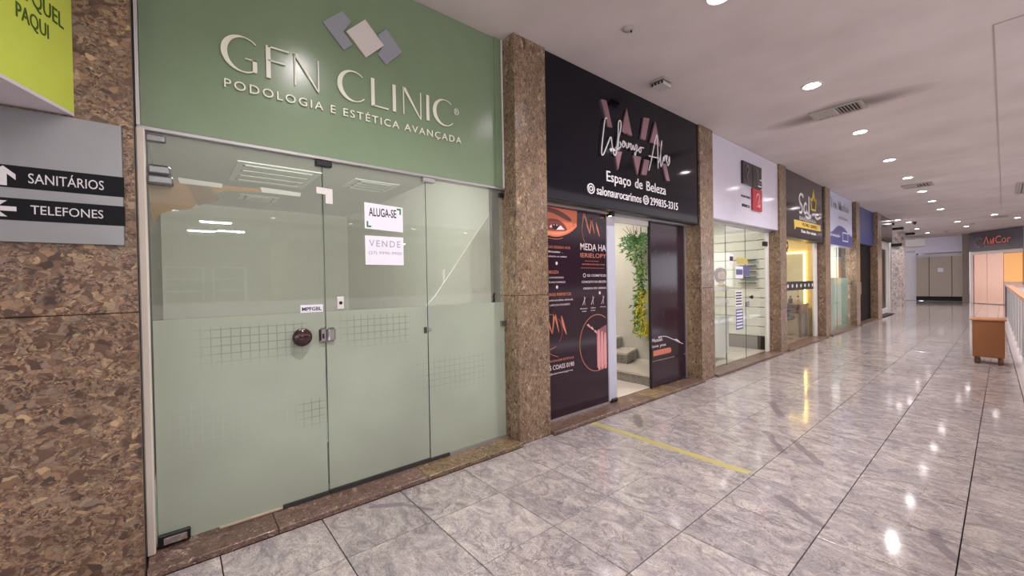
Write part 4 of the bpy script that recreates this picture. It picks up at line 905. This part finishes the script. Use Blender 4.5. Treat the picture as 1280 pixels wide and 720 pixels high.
CB(-4.3, 11.95, .62, -3.22, 12.48, .80).build('drawer_unit', mat('brown_desk', (122, 76, 56), .35), t)
for x, y in ((-3.27, 11.95), (-3.27, 12.43), (-4.28, 11.95), (-4.28, 12.43)): B(x, y, .036, x+.05, y+.05, .62).build('leg', mat('dark_desk', (80, 48, 38), .4), t)
for x, l, c_ in ((-3.34, 'pale jar near the front end of the brown desk', (220, 200, 170)), (-3.5, 'dark bottle in the middle of the brown desk', (50, 36, 34)), (-3.64, 'white box shaped dispenser on the brown desk', (222, 220, 216))):
    t = empty('bottle', (x, 12.15, .86), l, 'bottle'); MB().lathe((x, 12.15, .86), (0, 0, 1), [(0, .045), (.12, .045), (.15, .02), (.17, .02)], 14).build('body', mat('bottle_%d' % c_[0], c_, .3), t); MB().cyl((x, 12.15, 1.03), (x, 12.15, 1.06), .022, n=12).build('cap', M_black, t)
t = empty('barber_chair', (-3.45, 11.4, .036), 'dark chair in front of the brown desk', 'chair')
CB(-3.7, 11.2, .5, -3.25, 11.62, .6, c=.03).build('seat', M_black, t); CB(-3.7, 11.15, .6, -3.25, 11.22, .92, c=.03).build('backrest', M_black, t)
MB().cyl((-3.47, 11.4, .06), (-3.47, 11.4, .5), .035, n=14).build('column', M_chrome, t); MB().lathe((-3.47, 11.4, .036), (0, 0, 1), [(0, .24), (.015, .24), (.03, .06)], 24).build('base', M_chrome, t)
lamp('AREA', 'barber_fill', (-4.0, 11.3, 2.77), 18, (1, .85, .62), .8, 1.2)  # warm lamp and its panel are added to light the barber shop
tag(CB(-4.4, 10.7, 2.785, -3.6, 11.9, 2.815).build('fill_panel', mat('fill_panel_warm', (255, 226, 170), .5, emit=1.5)), 'flat warm light panel added unseen on the barber shop ceiling', 'ceiling light')

# ------------------------------------------------------------------ BAYS 5-7
t = empty('pale_blue_sign', (-2.95, 14.5, 2.38), 'pale blue and white fascia sign with a blue wave along its foot', 'sign')
CB(-3.09, 13.07, 2.39, -2.925, 15.75, H-.003, c=.005).build('panel', mat('pale_blue', (196, 200, 226), .25), t)
S5 = fx(-2.925); M_wave = mat('wave_blue', (74, 76, 140), .3)
MB().prism([(13.10, 2.40)]+smooth_pts([(13.10, 2.70), (13.5, 2.74), (14.0, 2.9), (14.4, 2.95), (14.9, 2.90), (15.3, 2.78), (15.74, 2.72)], 5)+[(15.74, 2.40)], S5, .001, .004).build('wave', M_wave, t)
text('Tea Marian', S5, 13.35, 15.3, 3.38, 3.62, .001, .01, .004).build('lettering', M_grey, t); text('estética', S5, 14.2, 15.2, 3.14, 3.24, .001, .008).build('lettering', M_grey, t)
text('promoção', S5, 13.3, 14.3, 2.60, 2.70, .004, .008).build('lettering', M_wl, t)
MB().ribbon([(14.6, 2.55), (15.2, 2.55), (15.2, 2.78), (14.6, 2.78)], .03, S5, .004, .008, True).build('picture_print', M_wl, t)
t = clear_leaf('glass_door', 13.05, 14.55, 'frosted glass leaf under the pale blue sign, left one', z1=2.38, group='pale blue shop leaves')
MF5 = frost('frost_film_aqua', (196, 214, 206), (), .9)
B(GX-.0105, 13.06, .04, GX-.0085, 14.54, 1.5).build('frost_film', MF5, t); CB(GX, 13.2, 1.2, GX+.03, 13.3, 1.3, c=.01).build('lock', M_black, t)
t = clear_leaf('glass_door', 14.55, 15.9, 'frosted glass leaf under the pale blue sign, right one', z1=2.38, group='pale blue shop leaves')
B(GX-.0105, 14.56, .04, GX-.0085, 15.89, 1.5).build('frost_film', MF5, t)
lamp('AREA', 'aesthetic_fill', (-4.0, 14.6, 2.77), 66, (.98, .96, 1), .8, 1.2)  # added lamp with glowing panel whitens the room behind the frosted leaves
tag(CB(-4.4, 14.0, 2.785, -3.6, 15.2, 2.815).build('fill_panel', mat('fill_panel_glow', (255, 240, 220), .5, emit=1.5)), 'flat light panel added unseen on the pale blue shop ceiling', 'ceiling light')
t = empty('blue_sign', (-3.0, 17.9, 2.6), 'plain deep blue fascia sign above the dark doorway', 'sign')
CB(-3.1, 16.44, 2.62, -2.98, 19.19, H-.003, c=.005).build('panel', mat('deep_blue', (44, 62, 130), .3), t); B(-3.1, 16.44, 2.585, -2.99, 19.19, 2.62).build('bottom_rail', M_dark, t)
t = empty('dark_door', (-3.08, 18.1, .036), 'tall dark door with a pale frame between far pillars', 'door')
B(-3.11, 17.15, .04, -3.06, 19.18, 2.58).build('leaf', mat('door_dark', (12, 9, 12), .5, spec=.1), t); B(-3.12, 16.45, .036, -3.05, 17.15, 2.58).build('side_panel', mat('pale_frame', (196, 180, 172), .4), t)
MB().cyl((-3.03, 17.4, .95), (-3.03, 17.4, 1.35), .02, n=10).build('pull_handle', M_chrome, t)
t = empty('dark_corner_sign', (-2.95, 21.3, 2.9), 'dark glossy fascia sign at the far end of the shop row', 'sign')
CB(-3.1, 19.98, 2.93, -2.9, 22.45, H-.003, c=.005).build('panel', mat('plum_gloss', (66, 52, 60), .12), t); B(-3.1, 19.98, 2.90, -2.9, 22.45, 2.93).build('bottom_rail', M_dark, t)
t = empty('white_door', (-3.05, 21.2, .03), 'white framed glass door under the dark corner sign', 'door')
B(-3.08, 20.1, .05, -3.04, 20.35, 2.9).build('stile', M_white, t); B(-3.08, 22.2, .05, -3.04, 22.45, 2.9).build('stile', M_white, t); B(-3.08, 20.35, 2.6, -3.04, 22.2, 2.9).build('top_rail', M_white, t); B(-3.08, 20.35, .05, -3.04, 22.2, .25).build('bottom_rail', M_white, t)
B(-3.065, 20.35, .25, -3.055, 22.2, 2.6).build('glass_pane', M_glass, t); CB(-3.04, 20.4, 1.35, -2.97, 20.6, 1.48).build('lock', M_black, t)
tag(B(-3.11, 22.46, 0, -2.99, 22.8, H).build('pillar', M_white), kind='structure')
tag(B(-7.8, 22.7, 0, -2.99, 22.85, H).build('wall_divider', M_intw), kind='structure')

# ------------------------------------------------------------------ END HALL
t = tag(MB().cyl((-3.70, 28.85, 0), (-3.70, 28.85, H), .46, n=28).build('speckled_column', M_column), kind='structure')
tag(B(-4.0, 28.3, 3.05, -3.3, 28.36, 3.2).build('column_plate', M_black), 'small black plate high on the speckled column', 'plate')
tag(B(-9, 35.6, 0, -3.42, 35.9, H).build('wall_end', mat('end_white', (220, 214, 216), .6)), kind='structure')
t = empty('white_service_door', (-3.95, 35.57, .02), 'plain tall white service door in the far end wall', 'door')
B(-4.9, 35.55, .02, -3.48, 35.59, 3.0).build('leaf', mat('door_white', (226, 220, 224), .5), t); B(-4.9, 35.53, 3.0, -3.44, 35.6, 3.08).build('head_frame', M_alu, t); MB().cyl((-4.75, 35.5, 1.35), (-4.75, 35.55, 1.35), .05, n=12).build('knob', M_dark, t)
B(-3.48, 35.53, .02, -3.42, 35.6, 3.08).build('side_frame', M_dark, t)
sf = MB().prism(arc(-3.9, 32.2, 1.1, 1.5, 0, 180, 20), lambda u, v, d: (u, v, d), 3.2, 3.55); tag(sf.build('soffit', M_white), kind='structure')
dk = MB()
for a, b_ in ((23.5, 23.8), (26, 26.3), (29.8, 30.1)): dk.box(-6, a, H-.10, -3.0, b_, H-.01)
tag(dk.build('dark_beam', M_dark), kind='structure')
# recess with shutter
tag(B(-3.42, 38.0, 0, -1.2, 38.3, H).build('wall_end', M_intw), kind='structure')
tag(B(-3.5, 35.0, 2.90, -1.5, 38, H).build('bulkhead', mat('lilac_white', (224, 218, 232), .5)), kind='structure')
tag(B(-3.5, 35.02, 2.66, -1.5, 35.1, 2.82).build('trim_8', M_alu), kind='structure')
t = empty('metal_shutter', (-2.4, 35.9, 0.05), 'wide brownish silver metal shutter doors with small notice', 'shutter')
M_sh = mat('shutter_bronze', (180, 166, 154), .3, .3)
for a, b_ in ((-3.48, -2.92), (-2.90, -1.98), (-1.96, -1.5)): CB(a, 35.15, .28, b_, 35.2, 2.66, c=.01).build('door_panel', M_sh, t)
B(-3.48, 35.2, .02, -1.5, 35.25, .27).build('base', M_dark, t)
B(-3.48, 35.21, .27, -1.5, 35.26, 2.66).build('backing', M_dark, t)
B(-2.55, 35.14, 1.75, -2.32, 35.148, 1.98).build('notice', M_paper, t)
tag(CB(-1.50, 33.6, 0, -1.235, 35.2, H, c=.01).build('pillar', mat('taupe_pillar', (128, 112, 104), .35)), kind='structure')
# slanted shop at the end of the hall
A_, B_ = Vector((-1.235, 33.3)), Vector((.60, 30.9)); dv = (B_-A_); ln = dv.length; dv /= ln; nv = Vector((dv.y, -dv.x))
if nv.y > 0: nv = -nv
fe = lambda u, v, d: (A_.x+dv.x*u+nv.x*d, A_.y+dv.y*u+nv.y*d, v)
tag(MB().prism([(0, 0), (9, 0), (9, H), (0, H)], fe, -.4, -.12).build('wall_end', M_intw), kind='structure')
t = empty('end_shop_sign', tuple(fe(ln/2, 2.75, 0)), 'dark plum sign with copper lettering ending in Cor over the end shop', 'sign')
MB().prism([(.02, 2.78), (ln-.02, 2.78), (ln-.02, H-.01), (.02, H-.01)], fe, -.1, 0).build('panel', mat('plum_matte', (58, 42, 50), .3), t)
M_cop = mat('copper_letter', (214, 110, 84), .35)
text('ΛиCor', fe, .90, 2.38, 3.10, 3.50, .005, .02, .012).build('lettering', M_cop, t)
MB().ribbon([(p[0], p[1]) for p in arc(.62, 3.22, .26, .24, 40, 330, 24)], .04, fe, .005, .012).ribbon(smooth_pts([(.3, 3.35), (.45, 3.1), (.7, 3.0), (.9, 3.15)], 5), .03, fe, .005, .012).build('swirl', mat('plum_pale', (130, 96, 100), .4), t)
text('Cabeleireiros Unissex', fe, .92, 2.2, 2.985, 3.04, .005, .01, .01).build('lettering', M_cop, t)
t = empty('end_shop_door', tuple(fe(ln/2, 0, 0)), 'peach lit sliding doors of the end shop below the dark sign', 'door')
M_peach = mat('peach_panel', (240, 190, 164), .3, .25); M_pf = mat('peach_frame', (224, 196, 184), .4)
MB().prism([(.05, .02), (.22, .02), (.22, 2.75), (.05, 2.75)], fe, -.1, -.02).build('side_frame', M_pf, t)
MB().prism([(.22, 2.6), (ln, 2.6), (ln, 2.75), (.22, 2.75)], fe, -.1, -.02).build('head_frame', M_pf, t)
for a, b_ in ((.24, 1.0), (1.02, 1.9)): MB().prism([(a, .03), (b_, .03), (b_, 2.6), (a, 2.6)], fe, -.1, -.05).build('door_leaf', M_peach, t)
MB().prism([(1.93, 1.15), (2.85, 1.15), (2.85, 2.56), (1.93, 2.56)], fe, -.1, -.05).build('lit_pane', mat('amber_glow', (250, 178, 96), .4, emit=.2), t)
MB().prism([(1.93, .03), (2.85, .03), (2.85, 1.12), (1.93, 1.12)], fe, -.1, -.05).build('lower_panel', M_pf, t)
pcol = fe(ln+.12, 0, 0)
tag(MB().prism([(ln, 0), (ln+.3, 0), (ln+.3, H), (ln, H)], fe, -.1, .05).build('pillar', mat('rosy_pillar', (150, 104, 96), .4)), kind='structure')

# ------------------------------------------------------------------ BALUSTRADE
t = empty('balustrade', (railx(9)+.05, 9, 0), 'white panelled balustrade with salmon wooden handrail along the atrium', 'railing')
y0_, y1_ = -6.0, 22.3
def rl(a, b_, dx0, dx1, z0, z1, m, name, c=None):
    mm = MB().add([(railx(a)+dx0, a, z0), (railx(a)+dx1, a, z0), (railx(b_)+dx1, b_, z0), (railx(b_)+dx0, b_, z0), (railx(a)+dx0, a, z1), (railx(a)+dx1, a, z1), (railx(b_)+dx1, b_, z1), (railx(b_)+dx0, b_, z1)],
                  [(0, 3, 2, 1), (4, 5, 6, 7), (0, 1, 5, 4), (1, 2, 6, 5), (2, 3, 7, 6), (3, 0, 4, 7)])
    return mm.build(name, m, t)
M_bal = mat('balustrade_white', (214, 206, 206), .45)
rl(y0_, y1_, 0, .13, 1.10, 1.15, M_rail, 'handrail')
rl(y0_, y1_, .03, .06, 1.02, 1.10, M_bal, 'top_rail')
y = y0_
while y < y1_-.3:
    e = min(y+1.18, y1_)
    for a in range(6):
        pa = y+.02+(e-y-.02)*a/6; pb = y+.02+(e-y-.02)*(a+1)/6-.008
        rl(pa, pb, .035+.0*(a % 2), .055, .13, 1.02, M_bal, 'panel')
    rl(y-.0, y+.02, .02, .09, .0, 1.10, M_alu, 'post')
    mm = MB()
    for zz in (.22, .9): mm.cyl((railx(y+.08)+.036, y+.08, zz), (railx(y+.08)+.022, y+.08, zz), .016, n=10)
    mm.build('bolt_cap', M_steel, t)
    y += 1.2
rl(y1_, y1_+.06, -.01, .12, 0, 1.15, mat('end_post', (120, 96, 96), .4), 'end_post')
B(railx(y1_)+.12, y1_, 1.10, 7, y1_+.13, 1.15).build('handrail', M_rail, t); B(railx(y1_)+.12, y1_+.04, .05, 7, y1_+.07, 1.08).build('return_panel', M_bal, t)
# wooden bin by the balustrade
t = empty('wooden_box', (-.18, 10.72, 0), 'brown wooden box on short feet with overhanging lid, beside the balustrade', 'box')
M_lid = mat('lid_wood', (172, 112, 66), .3)
CB(-.357, 10.5, .115, 0.0, 10.9, .735, c=.006).build('body', M_wood, t); CB(-.385, 10.47, .735, .022, 10.93, .762, c=.006).build('lid', M_lid, t)
CB(-.34, 10.497, .13, -.015, 10.5, .72).build('front_board', M_wood, t)
for x in (-.335, -.075):
    for y in (10.52, 10.82): MB().lathe((x+.03, y+.03, 0), (0, 0, 1), [(0, .028), (.03, .036), (.06, .03), (.116, .034)], 14).build('foot', mat('foot_wood', (96, 52, 30), .4), t)

# ------------------------------------------------------------------ ATRIUM AND OPPOSITE GALLERY (seen in reflections)
tag(B(.4, -9, -4.3, 12, 46, -4).build('floor_lower', mat('lower_floor', (170, 164, 160), .4)), kind='structure')
tag(B(8.2, -9, -.3, 16, 34, 0).build('floor_opposite', mat('opp_floor', (170, 164, 160), .25)), kind='structure')
tag(B(8.2, -9, H, 16, 34, 9).build('ceiling_sky_block', mat('opp_ceil', (190, 182, 180), .6)), kind='structure')  # unseen block, carried up high to keep sky out of the glass reflections
tag(B(15.8, -9, 0, 16, 34, H).build('wall_opposite', mat('opp_wall', (132, 128, 118), .6)), kind='structure')
for k, y in enumerate((-6, -1.6, 2.6, 6.9, 11.2, 15.5)):
    tag(B(9.9, y, 0, 10.5, y+.45, H).build('pillar', M_gran), kind='structure')
tag(B(10.0, -9, 3.62, 10.4, 34, H).build('fascia_opposite', mat('opp_fascia', (118, 116, 104), .5)), kind='structure')
tag(B(8.2, -9, 0, 8.26, 34, 1.1).build('parapet_opposite', M_bal), kind='structure')
for k, (x, y) in enumerate(((9.2, -2.5), (9.2, 0.0), (9.2, 2.5), (9.2, 5.0), (9.2, 7.5), (9.2, 10), (9.2, 12.5))):
    downlight(x, y, '%s round downlight along the opposite gallery ceiling' % ['first', 'second', 'third', 'fourth', 'fifth', 'sixth', 'seventh'][k], 'downlights across the atrium', 50)
def opp_shelf(y0, y1, z0, n, lb):
    t = empty('display_shelf', (15.4, (y0+y1)/2, 0), lb, 'shelf')
    for a in (y0, y1-.05): B(15.2, a, 0, 15.6, a+.05, z0+n*.5).build('side_panel', M_white, t)
    for i in range(n+1): B(15.2, y0+.05, z0+i*.5, 15.6, y1-.05, z0+i*.5+.05).build('shelf', M_white, t)
opp_shelf(-.4, .9, .4, 4, 'white display shelves in the shop across the atrium, left'); opp_shelf(1.2, 2.4, .4, 4, 'white display shelves in the shop across the atrium, right')
for k, (x, y) in enumerate(((9.0, .95), (11.5, .7), (11.1, 1.53), (12.4, 8.2))):
    t = empty('tube_light', (x, y, 3.3), 'long white tube light in the shop across the atrium, %s one' % ['nearest', 'farthest left', 'farthest middle', 'right hand'][k], 'ceiling light', 'tube lights across the atrium')
    B(x-.05, y-.4, 3.52, x+.05, y+.4, 3.56).build('housing', M_white, t); B(x-.03, y-.38, 3.49, x+.03, y+.38, 3.52).build('tube', mat('tube_glow', (240, 248, 255), .5, emit=55), t)
    B(x-.01, y-.2, 3.56, x+.01, y-.19, H).build('hanger', M_white, t); B(x-.01, y+.2, 3.56, x+.01, y+.21, H).build('hanger', M_white, t)
    lamp('AREA', 'tube_glow', (x, y, 3.485), 75, (.95, .98, 1), .06, .76)
